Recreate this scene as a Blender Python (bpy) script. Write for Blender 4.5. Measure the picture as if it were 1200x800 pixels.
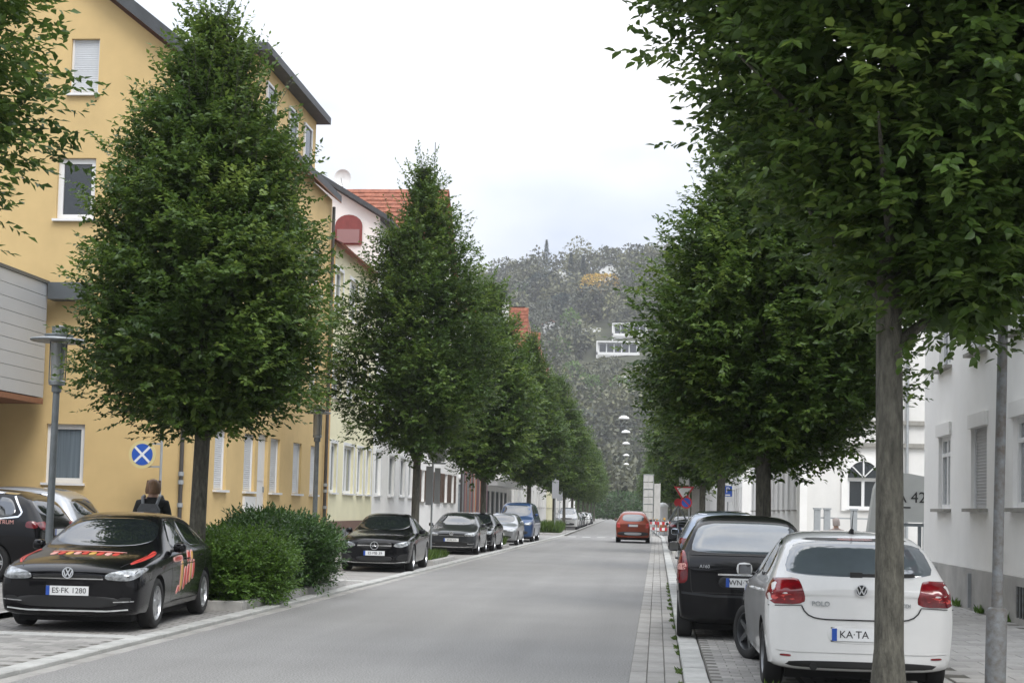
import bpy, bmesh, math, random
import numpy as np
from mathutils import Vector, Matrix
from mathutils.bvhtree import BVHTree

for _o in list(bpy.data.objects):
    bpy.data.objects.remove(_o, do_unlink=True)
scene = bpy.context.scene
COL = scene.collection
R = math.radians

# ------------------------------------------------------------------ camera
CAM_H = 1.655
cam_data = bpy.data.cameras.new('camera')
cam = bpy.data.objects.new('camera', cam_data)
COL.objects.link(cam)
cam_data.sensor_width = 36.0
cam_data.lens = 52.2
cam_data.shift_y = 0.0745
cam_data.clip_start = 0.1
cam_data.clip_end = 6000
_yaw, _pitch, _roll = R(-5.656), R(3.5), R(1.4)
_f = Vector((math.sin(_yaw)*math.cos(_pitch), math.cos(_yaw)*math.cos(_pitch), math.sin(_pitch)))
_r = Vector((math.cos(_yaw), -math.sin(_yaw), 0))
_u = _r.cross(_f)
_r2 = _r*math.cos(_roll) + _u*math.sin(_roll)
_u2 = -_r*math.sin(_roll) + _u*math.cos(_roll)
cam.matrix_world = Matrix(((_r2.x, _u2.x, -_f.x, 0), (_r2.y, _u2.y, -_f.y, 0), (_r2.z, _u2.z, -_f.z, CAM_H), (0, 0, 0, 1)))
scene.camera = cam

HAZE = 0.0003
# ------------------------------------------------------------------ overcast sky and soft sun
SUN_EL, SUN_AZ = R(52), R(150)          # azimuth clockwise from +Y
world = bpy.data.worlds.new('World')
scene.world = world
world.use_nodes = True
wn = world.node_tree
wn.nodes.clear()
def _wnode(t, **k):
    n = wn.nodes.new(t)
    for a, b in k.items():
        setattr(n, a, b)
    return n
w_out = _wnode('ShaderNodeOutputWorld')
w_sky = _wnode('ShaderNodeTexSky', sky_type='NISHITA', sun_disc=False, sun_elevation=SUN_EL, sun_rotation=SUN_AZ)
w_bg1 = _wnode('ShaderNodeBackground')
w_bg1.inputs['Strength'].default_value = 0.10
w_bg2 = _wnode('ShaderNodeBackground')
w_tc = _wnode('ShaderNodeTexCoord')
w_map = _wnode('ShaderNodeMapping')
w_map.inputs['Scale'].default_value = (1.0, 1.0, 2.2)
w_noise = _wnode('ShaderNodeTexNoise')
w_noise.inputs['Scale'].default_value = 2.6
w_noise.inputs['Detail'].default_value = 5
w_noise.inputs['Roughness'].default_value = 0.5
w_ramp = _wnode('ShaderNodeValToRGB')
w_ramp.color_ramp.elements[0].position = 0.40
w_ramp.color_ramp.elements[0].color = (0.57, 0.63, 0.75, 1)
w_ramp.color_ramp.elements[1].position = 0.62
w_ramp.color_ramp.elements[1].color = (1.0, 1.0, 1.0, 1)
w_sep = _wnode('ShaderNodeSeparateXYZ')
w_abs = _wnode('ShaderNodeMath', operation='MAXIMUM')
w_abs.inputs[1].default_value = 0.0
w_el = _wnode('ShaderNodeMath', operation='MULTIPLY_ADD')   # overcast sky: brighter towards the zenith
w_el.inputs[1].default_value = 1.45
w_el.inputs[2].default_value = 0.58
w_mix = _wnode('ShaderNodeMixShader')
w_mix.inputs[0].default_value = 0.94
L = wn.links.new
L(w_tc.outputs['Generated'], w_map.inputs['Vector'])
L(w_map.outputs[0], w_noise.inputs['Vector'])
L(w_noise.outputs['Fac'], w_ramp.inputs['Fac'])
L(w_tc.outputs['Generated'], w_sep.inputs[0])
L(w_sep.outputs['Z'], w_abs.inputs[0])
L(w_abs.outputs[0], w_el.inputs[0])
L(w_ramp.outputs['Color'], w_bg2.inputs['Color'])
L(w_el.outputs[0], w_bg2.inputs['Strength'])
L(w_sky.outputs[0], w_bg1.inputs['Color'])
L(w_bg1.outputs[0], w_mix.inputs[1])
L(w_bg2.outputs[0], w_mix.inputs[2])
L(w_mix.outputs[0], w_out.inputs['Surface'])

sun_data = bpy.data.lights.new('sun', 'SUN')
sun_data.energy = 1.4
sun_data.angle = R(25)
sun_data.color = (1.0, 0.97, 0.92)
sun = bpy.data.objects.new('sun', sun_data)
COL.objects.link(sun)
sun.rotation_euler = Vector((-math.sin(SUN_AZ)*math.cos(SUN_EL), -math.cos(SUN_AZ)*math.cos(SUN_EL), -math.sin(SUN_EL))).to_track_quat('-Z', 'Y').to_euler()
sun.location = (20, 0, 40)

cy = scene.cycles
cy.max_bounces = 6
cy.diffuse_bounces = 3
cy.glossy_bounces = 3
cy.transmission_bounces = 3
cy.volume_bounces = 0
scene.view_settings.view_transform = 'Standard'
scene.view_settings.look = 'None'
scene.view_settings.exposure = 0.68
scene.view_settings.gamma = 1.0
scene.view_settings.use_curve_mapping = False

# ------------------------------------------------------------------ helpers
class MB:
    """collects faces; build() links them as ONE mesh object"""
    def __init__(s):
        s.v, s.f, s.m = [], [], []
    def add(s, vs, fs, mi=0):
        b = len(s.v)
        s.v += [tuple(v) for v in vs]
        s.f += [tuple(i + b for i in f) for f in fs]
        s.m += [mi]*len(fs)
        return s
    def quad(s, a, b, c, d, mi=0):
        return s.add((a, b, c, d), ((0, 1, 2, 3),), mi)
    def box(s, x0, x1, y0, y1, z0, z1, mi=0):
        vs = [(x, y, z) for x in (x0, x1) for y in (y0, y1) for z in (z0, z1)]
        return s.add(vs, ((0, 1, 3, 2), (4, 6, 7, 5), (0, 4, 5, 1), (2, 3, 7, 6), (0, 2, 6, 4), (1, 5, 7, 3)), mi)
    def obox(s, O, A, B, Cc, mi=0):
        O, A, B, Cc = (Vector(q) for q in (O, A, B, Cc))
        vs = [O + A*i + B*j + Cc*k for i in (0, 1) for j in (0, 1) for k in (0, 1)]
        fs = ((0, 1, 3, 2), (4, 6, 7, 5), (0, 4, 5, 1), (2, 3, 7, 6), (0, 2, 6, 4), (1, 5, 7, 3))
        if A.cross(B).dot(Cc) < 0:
            fs = tuple(tuple(reversed(f)) for f in fs)
        return s.add(vs, fs, mi)
    def tube(s, pts, radii, n=8, cap=True, mi=0):
        pts = [Vector(p) for p in pts]
        if not hasattr(radii, '__len__'):
            radii = [radii]*len(pts)
        b = len(s.v)
        ref = Vector((0.31, 0.95, 0.13))
        for i, p in enumerate(pts):
            d = (pts[min(i+1, len(pts)-1)] - pts[max(i-1, 0)]).normalized()
            a = d.cross(ref)
            if a.length < .05:
                a = d.cross(Vector((1, 0, 0)))
            a.normalize()
            c = d.cross(a)
            for k in range(n):
                t = 2*math.pi*k/n
                s.v.append(tuple(p + (a*math.cos(t) + c*math.sin(t))*radii[i]))
        for i in range(len(pts)-1):
            for k in range(n):
                s.f.append((b+i*n+k, b+i*n+(k+1) % n, b+(i+1)*n+(k+1) % n, b+(i+1)*n+k))
                s.m.append(mi)
        if cap:
            s.f.append(tuple(b+k for k in reversed(range(n))))
            s.f.append(tuple(b+(len(pts)-1)*n+k for k in range(n)))
            s.m += [mi, mi]
        return s
    def lathe(s, prof, axis='z', c=(0, 0, 0), n=24, mi=0):
        b = len(s.v)
        m = len(prof)
        for k in range(n):
            t = 2*math.pi*k/n
            for r, h in prof:
                if axis == 'z':
                    p = (c[0]+r*math.cos(t), c[1]+r*math.sin(t), c[2]+h)
                elif axis == 'x':
                    p = (c[0]+h, c[1]+r*math.cos(t), c[2]+r*math.sin(t))
                else:
                    p = (c[0]+r*math.sin(t), c[1]+h, c[2]+r*math.cos(t))
                s.v.append(p)
        for k in range(n):
            k2 = (k+1) % n
            for i in range(m-1):
                s.f.append((b+k*m+i, b+k2*m+i, b+k2*m+i+1, b+k*m+i+1))
                s.m.append(mi)
        return s
    def prism(s, poly, O, A, B, N, th, mi=0):
        """polygon in (A,B) plane at O, extruded by th along N"""
        O, A, B, N = (Vector(q) for q in (O, A, B, N))
        n = len(poly)
        vs = [O + A*p[0] + B*p[1] for p in poly] + [O + A*p[0] + B*p[1] + N*th for p in poly]
        area = sum(poly[i][0]*poly[(i+1) % n][1] - poly[(i+1) % n][0]*poly[i][1] for i in range(n))
        fl = area*A.cross(B).dot(N)*th < 0
        fs = [tuple(range(n-1, -1, -1)), tuple(range(n, 2*n))] + [(i, (i+1) % n, n+(i+1) % n, n+i) for i in range(n)]
        if fl:
            fs = [tuple(reversed(f)) for f in fs]
        return s.add(vs, fs, mi)
    def mesh(s, name, mats, smooth=None):
        me = bpy.data.meshes.new(name)
        me.from_pydata(s.v, [], s.f)
        if not isinstance(mats, (list, tuple)):
            mats = [mats]
        for m in mats:
            me.materials.append(m)
        if len(mats) > 1:
            me.polygons.foreach_set('material_index', s.m)
        if smooth is not None:
            me.polygons.foreach_set('use_smooth', [True]*len(me.polygons))
            me.set_sharp_from_angle(angle=R(smooth))
        me.update()
        return me
    def build(s, name, mats, parent=None, smooth=None, loc=None, **k):
        return obj(name, s.mesh(name, mats, smooth), parent, loc, **k)

def obj(name, me, parent=None, loc=None, rot=None, **props):
    o = bpy.data.objects.new(name, me)
    COL.objects.link(o)
    if parent is not None:
        o.parent = parent
    if loc is not None:
        o.location = loc
    if rot is not None:
        o.rotation_euler = rot
    for k, v in props.items():
        o[k] = v
    return o
def thing(name, label, cat, loc=(0, 0, 0), rz=0.0, group=None):
    o = obj(name, None, None, loc, (0, 0, rz), label=label, category=cat)
    o.empty_display_size = 0.3
    if group:
        o['group'] = group
    return o
def tag(o, label, cat, group=None):
    o['label'] = label
    o['category'] = cat
    if group:
        o['group'] = group
    return o
def kids(o):
    return [c for c in bpy.data.objects if c.parent == o]
def copy_tree(o, parent=None, memo=None):
    c = o.copy()
    COL.objects.link(c)
    c.parent = parent
    for ch in list(o.children):
        copy_tree(ch, c)
    return c
def recolour(o, old, new):
    """swap a material on a copied tree (own mesh data where it is used)"""
    for q in [o] + list(o.children_recursive):
        if q.type == 'MESH' and any(m == old for m in q.data.materials):
            q.data = q.data.copy()
            for i, m in enumerate(q.data.materials):
                if m == old:
                    q.data.materials[i] = new

_text_cache = {}
def text_mesh(body, size, mat, ext=0.001):
    key = (body, size, mat.name)
    if key in _text_cache:
        return _text_cache[key]
    cu = bpy.data.curves.new('text', 'FONT')
    cu.body = body
    cu.size = size
    cu.align_x = 'CENTER'
    cu.align_y = 'CENTER'
    cu.extrude = ext
    cu.resolution_u = 3
    t = bpy.data.objects.new('text', cu)
    COL.objects.link(t)
    dg = bpy.context.evaluated_depsgraph_get()
    me = bpy.data.meshes.new_from_object(t.evaluated_get(dg))
    bpy.data.objects.remove(t, do_unlink=True)
    me.materials.clear()
    me.materials.append(mat)
    _text_cache[key] = me
    return me

# ------------------------------------------------------------------ materials
def M(name, col, rough=.6, metal=0., var=0., vscale=6., bump=0., bscale=60., coat=0., spec=.5, dark=None, detail=4, emit=None, stretch=None):
    m = bpy.data.materials.new(name)
    m.use_nodes = True
    nt = m.node_tree
    b = nt.nodes['Principled BSDF']
    col = tuple(col) + (1,)
    b.inputs['Base Color'].default_value = col
    b.inputs['Roughness'].default_value = rough
    b.inputs['Metallic'].default_value = metal
    b.inputs['Coat Weight'].default_value = coat
    b.inputs['Coat Roughness'].default_value = .04
    b.inputs['Coat IOR'].default_value = 1.38
    b.inputs['Specular IOR Level'].default_value = spec
    tc = nt.nodes.new('ShaderNodeTexCoord')
    src = tc.outputs['Object']
    if stretch:
        mp = nt.nodes.new('ShaderNodeMapping')
        mp.inputs['Scale'].default_value = stretch
        nt.links.new(src, mp.inputs['Vector'])
        src = mp.outputs[0]
    if var > 0:
        n = nt.nodes.new('ShaderNodeTexNoise')
        n.inputs['Scale'].default_value = vscale
        n.inputs['Detail'].default_value = detail
        n.inputs['Roughness'].default_value = .65
        nt.links.new(src, n.inputs['Vector'])
        rp = nt.nodes.new('ShaderNodeValToRGB')
        d = dark if dark else tuple(c*(1-var) for c in col[:3])
        li = tuple(min(1, c*(1+var*.6)) for c in col[:3])
        rp.color_ramp.elements[0].position = .3
        rp.color_ramp.elements[0].color = tuple(d) + (1,)
        rp.color_ramp.elements[1].position = .7
        rp.color_ramp.elements[1].color = li + (1,)
        nt.links.new(n.outputs['Fac'], rp.inputs['Fac'])
        nt.links.new(rp.outputs['Color'], b.inputs['Base Color'])
    if bump > 0:
        n2 = nt.nodes.new('ShaderNodeTexNoise')
        n2.inputs['Scale'].default_value = bscale
        n2.inputs['Detail'].default_value = 3
        nt.links.new(src, n2.inputs['Vector'])
        bp = nt.nodes.new('ShaderNodeBump')
        bp.inputs['Strength'].default_value = bump
        bp.inputs['Distance'].default_value = .02
        nt.links.new(n2.outputs['Fac'], bp.inputs['Height'])
        nt.links.new(bp.outputs[0], b.inputs['Normal'])
    return m

def tree_leaf_mat(name, c0, c1, c2, trans=.3):
    m = bpy.data.materials.new(name)
    m.use_nodes = True
    nt = m.node_tree
    b = nt.nodes['Principled BSDF']
    at = nt.nodes.new('ShaderNodeAttribute')
    at.attribute_name = 'tint'
    rp = nt.nodes.new('ShaderNodeValToRGB')
    e = rp.color_ramp.elements
    e[0].position = .1
    e[0].color = c0 + (1,)
    e[1].position = .95
    e[1].color = c2 + (1,)
    mid = e.new(.55)
    mid.color = c1 + (1,)
    nt.links.new(at.outputs['Fac'], rp.inputs['Fac'])
    nt.links.new(rp.outputs['Color'], b.inputs['Base Color'])
    b.inputs['Roughness'].default_value = .42
    b.inputs['Specular IOR Level'].default_value = .35
    tr = nt.nodes.new('ShaderNodeBsdfTranslucent')
    hs = nt.nodes.new('ShaderNodeHueSaturation')
    hs.inputs['Value'].default_value = 1.5
    hs.inputs['Hue'].default_value = .485
    nt.links.new(rp.outputs['Color'], hs.inputs['Color'])
    nt.links.new(hs.outputs[0], tr.inputs['Color'])
    mx = nt.nodes.new('ShaderNodeMixShader')
    mx.inputs[0].default_value = trans
    nt.links.new(b.outputs[0], mx.inputs[1])
    nt.links.new(tr.outputs[0], mx.inputs[2])
    nt.links.new(mx.outputs[0], nt.nodes['Material Output'].inputs['Surface'])
    return m

def brick_mat(name, c1, c2, mortar, bw, bh, msize, rough=.85, rot=0., bump=.4, var=.15, squash=0.5, coordv='Object', rotx=0., roty=0.):
    m = bpy.data.materials.new(name)
    m.use_nodes = True
    nt = m.node_tree
    b = nt.nodes['Principled BSDF']
    tc = nt.nodes.new('ShaderNodeTexCoord')
    mp = nt.nodes.new('ShaderNodeMapping')
    mp.inputs['Rotation'].default_value = (rotx, roty, rot)
    br = nt.nodes.new('ShaderNodeTexBrick')
    br.inputs['Color1'].default_value = c1 + (1,)
    br.inputs['Color2'].default_value = c2 + (1,)
    br.inputs['Mortar'].default_value = mortar + (1,)
    br.inputs['Scale'].default_value = 1.0
    br.inputs['Brick Width'].default_value = bw
    br.inputs['Row Height'].default_value = bh
    br.inputs['Mortar Size'].default_value = msize
    br.offset = squash
    nt.links.new(tc.outputs[coordv], mp.inputs[0])
    nt.links.new(mp.outputs[0], br.inputs['Vector'])
    n = nt.nodes.new('ShaderNodeTexNoise')
    n.inputs['Scale'].default_value = 1.3
    n.inputs['Detail'].default_value = 6
    nt.links.new(tc.outputs['Object'], n.inputs['Vector'])
    mx = nt.nodes.new('ShaderNodeMixRGB')
    mx.blend_type = 'OVERLAY'
    mx.inputs[0].default_value = var*3
    nt.links.new(br.outputs['Color'], mx.inputs[1])
    nt.links.new(n.outputs['Fac'], mx.inputs[2])
    nt.links.new(mx.outputs[0], b.inputs['Base Color'])
    b.inputs['Roughness'].default_value = rough
    bp = nt.nodes.new('ShaderNodeBump')
    bp.inputs['Strength'].default_value = bump
    bp.inputs['Distance'].default_value = .01
    bp.invert = True
    nt.links.new(br.outputs['Fac'], bp.inputs['Height'])
    nt.links.new(bp.outputs[0], b.inputs['Normal'])
    return m

def asphalt_mat(name, base=.17):
    m = bpy.data.materials.new(name)
    m.use_nodes = True
    nt = m.node_tree
    b = nt.nodes['Principled BSDF']
    b.inputs['Roughness'].default_value = .85
    tc = nt.nodes.new('ShaderNodeTexCoord')
    def noise(scale, detail, stretch=None):
        n = nt.nodes.new('ShaderNodeTexNoise')
        n.inputs['Scale'].default_value = scale
        n.inputs['Detail'].default_value = detail
        if stretch:
            mp = nt.nodes.new('ShaderNodeMapping')
            mp.inputs['Scale'].default_value = stretch
            nt.links.new(tc.outputs['Object'], mp.inputs[0])
            nt.links.new(mp.outputs[0], n.inputs['Vector'])
        else:
            nt.links.new(tc.outputs['Object'], n.inputs['Vector'])
        return n
    def ramp(n, p0, c0, p1, c1):
        r_ = nt.nodes.new('ShaderNodeValToRGB')
        r_.color_ramp.elements[0].position = p0
        r_.color_ramp.elements[0].color = (c0, c0, c0, 1)
        r_.color_ramp.elements[1].position = p1
        r_.color_ramp.elements[1].color = (c1, c1, c1, 1)
        nt.links.new(n.outputs['Fac'], r_.inputs['Fac'])
        return r_
    def mul(a, bb):
        x = nt.nodes.new('ShaderNodeMixRGB')
        x.blend_type = 'MULTIPLY'
        x.inputs[0].default_value = 1
        nt.links.new(a, x.inputs[1])
        nt.links.new(bb, x.inputs[2])
        return x.outputs[0]
    grain = ramp(noise(55, 3), .33, .55, .70, 1.45)
    blot = ramp(noise(.55, 6), .3, .93, .7, 1.05)
    track = ramp(noise(1.6, 4, (1, .04, 1)), .3, .92, .7, 1.06)
    rgb = nt.nodes.new('ShaderNodeRGB')
    rgb.outputs[0].default_value = (base*1.0, base*.985, base*.95, 1)
    c = mul(mul(mul(rgb.outputs[0], grain.outputs[0]), blot.outputs[0]), track.outputs[0])
    nt.links.new(c, b.inputs['Base Color'])
    bp = nt.nodes.new('ShaderNodeBump')
    bp.inputs['Strength'].default_value = .35
    bp.inputs['Distance'].default_value = .006
    nt.links.new(grain.outputs[0], bp.inputs['Height'])
    nt.links.new(bp.outputs[0], b.inputs['Normal'])
    return m

m_asphalt = asphalt_mat('asphalt', .225)
m_yellow = M('yellow_render', (.62, .45, .21), .9, var=.10, vscale=.7, bump=.25, bscale=220)
m_cream = M('cream_render', (.72, .68, .47), .9, var=.08, vscale=.8, bump=.2, bscale=200)
m_white_render = M('white_render', (.84, .83, .80), .9, var=.07, vscale=.6, bump=.25, bscale=220)
m_white_render2 = M('pale_render', (.72, .71, .68), .9, var=.08, vscale=.9, bump=.2, bscale=200)
m_grey_plinth = M('grey_plinth', (.36, .37, .37), .9, var=.15, vscale=1.5, bump=.3, bscale=90)
m_stone = M('grey_stone', (.30, .29, .26), .85, var=.2, vscale=5, bump=.3, bscale=60)
m_brown_plinth = M('brown_plinth', (.17, .10, .075), .9, var=.25, vscale=3, bump=.4, bscale=50)
m_concrete = M('concrete', (.42, .41, .39), .85, var=.22, vscale=4, bump=.25, bscale=80)
m_kerb = M('kerb_concrete', (.43, .43, .41), .85, var=.25, vscale=3, bump=.25, bscale=80)
m_gutter = M('gutter_concrete', (.33, .32, .30), .88, var=.25, vscale=2.5, bump=.3, bscale=90)
m_paver = M('paver_concrete', (.30, .29, .275), .9, var=.25, vscale=2.2, bump=.3, bscale=90)
m_paver_b = M('paver_concrete_light', (.35, .34, .32), .9, var=.22, vscale=2.6, bump=.3, bscale=90)
m_paver_c = M('paver_concrete_dark', (.255, .25, .235), .9, var=.25, vscale=2.4, bump=.3, bscale=90)
m_joint = M('joint_sand', (.12, .115, .10), .95, var=.3, vscale=20)
m_paving_far = brick_mat('paving_far', (.31, .30, .285), (.27, .26, .25), (.13, .125, .11), .24, .16, .012)
m_slab_far = brick_mat('slab_far', (.40, .39, .37), (.36, .35, .335), (.18, .175, .16), .4, .25, .012)
m_ground = M('ground', (.16, .15, .12), .95, var=.3, vscale=.05)
m_white_line = M('road_paint', (.70, .70, .68), .7, var=.25, vscale=8, dark=(.35, .35, .34))
m_roof_dark = M('slate_roof', (.055, .06, .065), .6, var=.25, vscale=3, bump=.3, bscale=15)
m_metal_grey = M('galvanised_metal', (.30, .32, .33), .45, metal=.6, var=.15, vscale=10)
m_pole = M('painted_pole', (.17, .19, .20), .5, var=.2, vscale=6)
m_pole_worn = M('worn_painted_pole', (.15, .165, .175), .55, var=.4, vscale=14, dark=(.10, .085, .07))
m_pole_light = M('light_grey_pole', (.36, .38, .39), .45, metal=.3, var=.12, vscale=8)
m_white_frame = M('white_window_frame', (.75, .75, .74), .4, var=.04, vscale=3)
m_shutter = M('roller_shutter', (.62, .64, .66), .5, var=.05, vscale=2)
m_shutter_grey = M('roller_shutter_grey', (.42, .42, .42), .5, var=.05, vscale=2)
m_pane = M('window_pane', (.018, .024, .028), .04, spec=.9)
m_pane_curtain = M('curtained_pane', (.10, .13, .15), .06, spec=.8, var=.45, vscale=14, stretch=(1, 1, .02))
m_pane_lace = M('lace_curtain_pane', (.26, .28, .29), .08, spec=.8, var=.35, vscale=10, stretch=(1, 1, .05))
m_brown_wood = M('brown_wood', (.09, .05, .03), .6, var=.2, vscale=8)
m_dark_pipe = M('dark_pipe', (.06, .055, .05), .5)
m_clad = M('aluminium_cladding', (.40, .425, .45), .42, metal=.15, var=.05, vscale=.6)
m_clad_dark = M('dark_metal_flashing', (.10, .11, .115), .5, metal=.3)
m_red_tile = M('red_tile', (.30, .105, .06), .85, var=.45, vscale=4, bump=.3, bscale=25)
m_soffit = M('brown_soffit', (.20, .09, .045), .8, var=.15)
m_bark = M('hornbeam_bark', (.105, .100, .080), .95, var=.55, vscale=22, bump=1.0, bscale=60, stretch=(1, 1, .28))
m_leaf = tree_leaf_mat('hornbeam_leaf', (.034, .070, .014), (.072, .130, .024), (.155, .225, .045), .36)
m_leaf_dark = tree_leaf_mat('shrub_leaf_dark', (.02, .052, .012), (.042, .095, .02), (.085, .16, .035), .25)
m_leaf_light = tree_leaf_mat('shrub_leaf_light', (.045, .10, .014), (.09, .18, .026), (.16, .27, .05), .3)
m_grass = tree_leaf_mat('grass_blade', (.04, .08, .015), (.08, .14, .025), (.14, .2, .05), .25)
m_soil = M('soil', (.07, .055, .04), .95, var=.4, vscale=10, bump=.6, bscale=25)
m_twig = M('twig', (.07, .06, .04), .9)
# ------------------------------------------------------------------ ground, road, kerbs, paving
random.seed(7)
rng = np.random.default_rng(7)
BEND_Y, BEND = 95.0, 0.02
def bx(x, y):
    return x - max(0.0, y-BEND_Y)*BEND
def sheet(name, xl, xr, ys, z, mat, parent=None, **k):
    mb = MB()
    for a, b in zip(ys[:-1], ys[1:]):
        mb.quad((bx(xl, a), a, z), (bx(xr, a), a, z), (bx(xr, b), b, z), (bx(xl, b), b, z))
    return mb.build(name, mat, parent, **k)
YS = [-30, 95, 150, 260, 420]
g = MB()
g.quad((-1500, -600, -.06), (1500, -600, -.06), (1500, 1800, -.06), (-1500, 1800, -.06))
g.build('ground', m_ground, kind='structure')
road = sheet('road', -5.72, -.249, YS, 0.0, m_asphalt, kind='structure')
# the dashed line across the road at the junction
for i in range(7):
    x = -5.55 + i*.92
    if x < .1:
        mb = MB().box(x, x+.5, 93.0, 93.9, .0015, .004)
        mb.build('dashed_marking', m_white_line, road)

def kerb_stone_mesh(name, w, l, h, mat, bev=.012):
    """one bevelled block, origin at its near left bottom corner"""
    b, x1, y1 = bev, w, l
    mb = MB()
    vs = [(0, 0, 0), (x1, 0, 0), (x1, y1, 0), (0, y1, 0), (0, 0, h-b), (x1, 0, h-b), (x1, y1, h-b), (0, y1, h-b),
          (b, b, h), (x1-b, b, h), (x1-b, y1-b, h), (b, y1-b, h)]
    mb.add(vs, ((0, 1, 5, 4), (1, 2, 6, 5), (2, 3, 7, 6), (3, 0, 4, 7), (4, 5, 9, 8), (5, 6, 10, 9), (6, 7, 11, 10), (7, 4, 8, 11), (8, 9, 10, 11)))
    return mb.mesh(name, mat)

def bed(name, xl, xr, z, mat=m_joint, ys=YS, **k):
    return sheet(name, xl, xr, ys, z, mat, **k)

# right-hand gutter: three courses of concrete slabs
gutter = bed('gutter', -.249, .29, -.012, kind='structure')
gm = [kerb_stone_mesh('gutter_slab', .172, .985, .02, m, .006) for m in (m_gutter, M('gutter_concrete_b', (.30, .29, .27), .88, var=.3, vscale=2.2, bump=.3, bscale=90))]
for c in range(3):
    for k in range(82):
        o = obj('gutter_slab', gm[random.random() < .4], gutter, (-.247+c*.179, 12.6+k, -.015+random.uniform(-.002, .002)))
sheet('gutter_far', -.247, .288, [94.7, 150, 260, 420], .003, m_gutter, gutter)
# left-hand strip beside the kerb, in the same concrete
gutter_l = bed('gutter_left', -5.90, -5.72, -.012, kind='structure')
for k in range(84):
    obj('gutter_slab', gm[random.random() < .4], gutter_l, (-5.897, 11.5+k, -.016+random.uniform(-.002, .002)))

# kerbs
kerb_r = bed('kerb_right', .29, .54, -.01, kind='structure')
km = [kerb_stone_mesh('kerb_stone', .235, .988, .085, m) for m in (m_kerb, M('kerb_concrete_b', (.40, .40, .38), .85, var=.25, vscale=3.5, bump=.25, bscale=80))]
for k in range(82):
    obj('kerb_stone', km[random.random() < .4], kerb_r, (.295+random.uniform(-.003, .003), 12.6+k, -.02+random.uniform(-.004, .004)))
kerb_l = bed('kerb_left', -6.12, -5.90, -.01, kind='structure')
km2 = [kerb_stone_mesh('kerb_stone', .215, .988, .07, m) for m in (m_kerb, km[1].materials[0])]
for k in range(84):
    obj('kerb_stone', km2[random.random() < .4], kerb_l, (-6.12+random.uniform(-.003, .003), 11.5+k, -.02+random.uniform(-.004, .004)))
sheet('kerb_far', .295, .53, [94.7, 150, 260, 420], .06, m_kerb, kerb_r)
sheet('kerb_far', -6.12, -5.905, [95.6, 150, 260, 420], .045, m_kerb, kerb_l)

# parking bays and footways (material carries the small pieces beyond the near field)
BAY_L, BAY_R, WALK_L, WALK_R = .03, .055, .10, .08
bay_l = sheet('parking_bay_left', -8.7, -6.12, YS, BAY_L-.008, m_paving_far, kind='structure')
bay_r = sheet('parking_bay_right', .54, 2.75, YS, BAY_R-.008, m_paving_far, kind='structure')
walk_l = sheet('footway_left', -40, -8.8, YS, WALK_L, m_paving_far, kind='structure')
walk_r = sheet('footway_right', 2.85, 14, YS, WALK_R-.008, m_slab_far, kind='structure')
kb = bed('kerb_back_left', -8.8, -8.7, WALK_L+.002, m_kerb, kind='structure')
kb2 = bed('kerb_back_right', 2.75, 2.85, WALK_R+.02, m_kerb, kind='structure')

def pavers(parent, name, x0, x1, y0, y1, w, l, z, h, mats, limit, flip=False):
    ms = [kerb_stone_mesh(name, w-.008, l-.008, h, m, .004) for m in mats]
    n, row, y = 0, 0, y0
    jb = MB().box(x0, x1, y0, y0+.01, z-.007, z-.006)
    while y < y1 and n < limit:
        x = x0 + (0 if row % 2 == 0 else -w/2)
        while x < x1 and n < limit:
            if x >= x0-.001 and x+w <= x1+.001:
                obj(name, random.choice(ms), parent, (x+.004, y+.004, z-h+random.uniform(-.0015, .0025)))
                n += 1
            x += w
        y += l
        row += 1
    return y
joint_strip = MB().quad((.54, 12.6, BAY_R-.004), (1.45, 12.6, BAY_R-.004), (1.45, 21.0, BAY_R-.004), (.54, 21.0, BAY_R-.004))
joint_strip.build('paver_joints', m_joint, bay_r)
pavers(bay_r, 'paver', .55, 1.40, 14.3, 21, .212, .16, BAY_R+.003, .03, [m_paver, m_paver_b, m_paver_c], 180)
joint_strip = MB().quad((-8.68, 12.0, BAY_L-.004), (-6.13, 12.0, BAY_L-.004), (-6.13, 16.95, BAY_L-.004), (-8.68, 16.95, BAY_L-.004))
joint_strip.build('paver_joints', m_joint, bay_l)
pavers(bay_l, 'paver', -7.9, -6.13, 13.0, 16.9, .25, .165, BAY_L+.003, .03, [m_paver, m_paver_b, m_paver_c], 190)
joint_strip = MB().quad((2.9, 14.0, WALK_R-.004), (5.56, 14.0, WALK_R-.004), (5.56, 24.7, WALK_R-.004), (2.9, 24.7, WALK_R-.004))
joint_strip.build('slab_joints', m_joint, walk_r)
pavers(walk_r, 'footway_slab', 2.92, 5.55, 14.2, 24.6, .437, .36, WALK_R+.004, .03, [M('slab_a', (.40, .39, .37), .9, var=.2, vscale=2, bump=.25, bscale=80), M('slab_b', (.36, .35, .335), .9, var=.22, vscale=2.3, bump=.25, bscale=80), M('slab_c', (.43, .42, .40), .9, var=.2, vscale=1.8, bump=.25, bscale=80)], 170)
# pale stones that divide the bays
for (y, p) in ((17.0, bay_l), (31.3, bay_l), (24.0, bay_r)):
    x0, x1 = (-8.65, -6.14) if p is bay_l else (.56, 2.7)
    nst = 5
    me = kerb_stone_mesh('divider_stone', (x1-x0)/nst-.01, .30, .034, m_kerb, .006)
    for i in range(nst):
        obj('divider_stone', me, p, (x0+i*(x1-x0)/nst, y, BAY_L-.022 if p is bay_l else BAY_R-.022))

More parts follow.
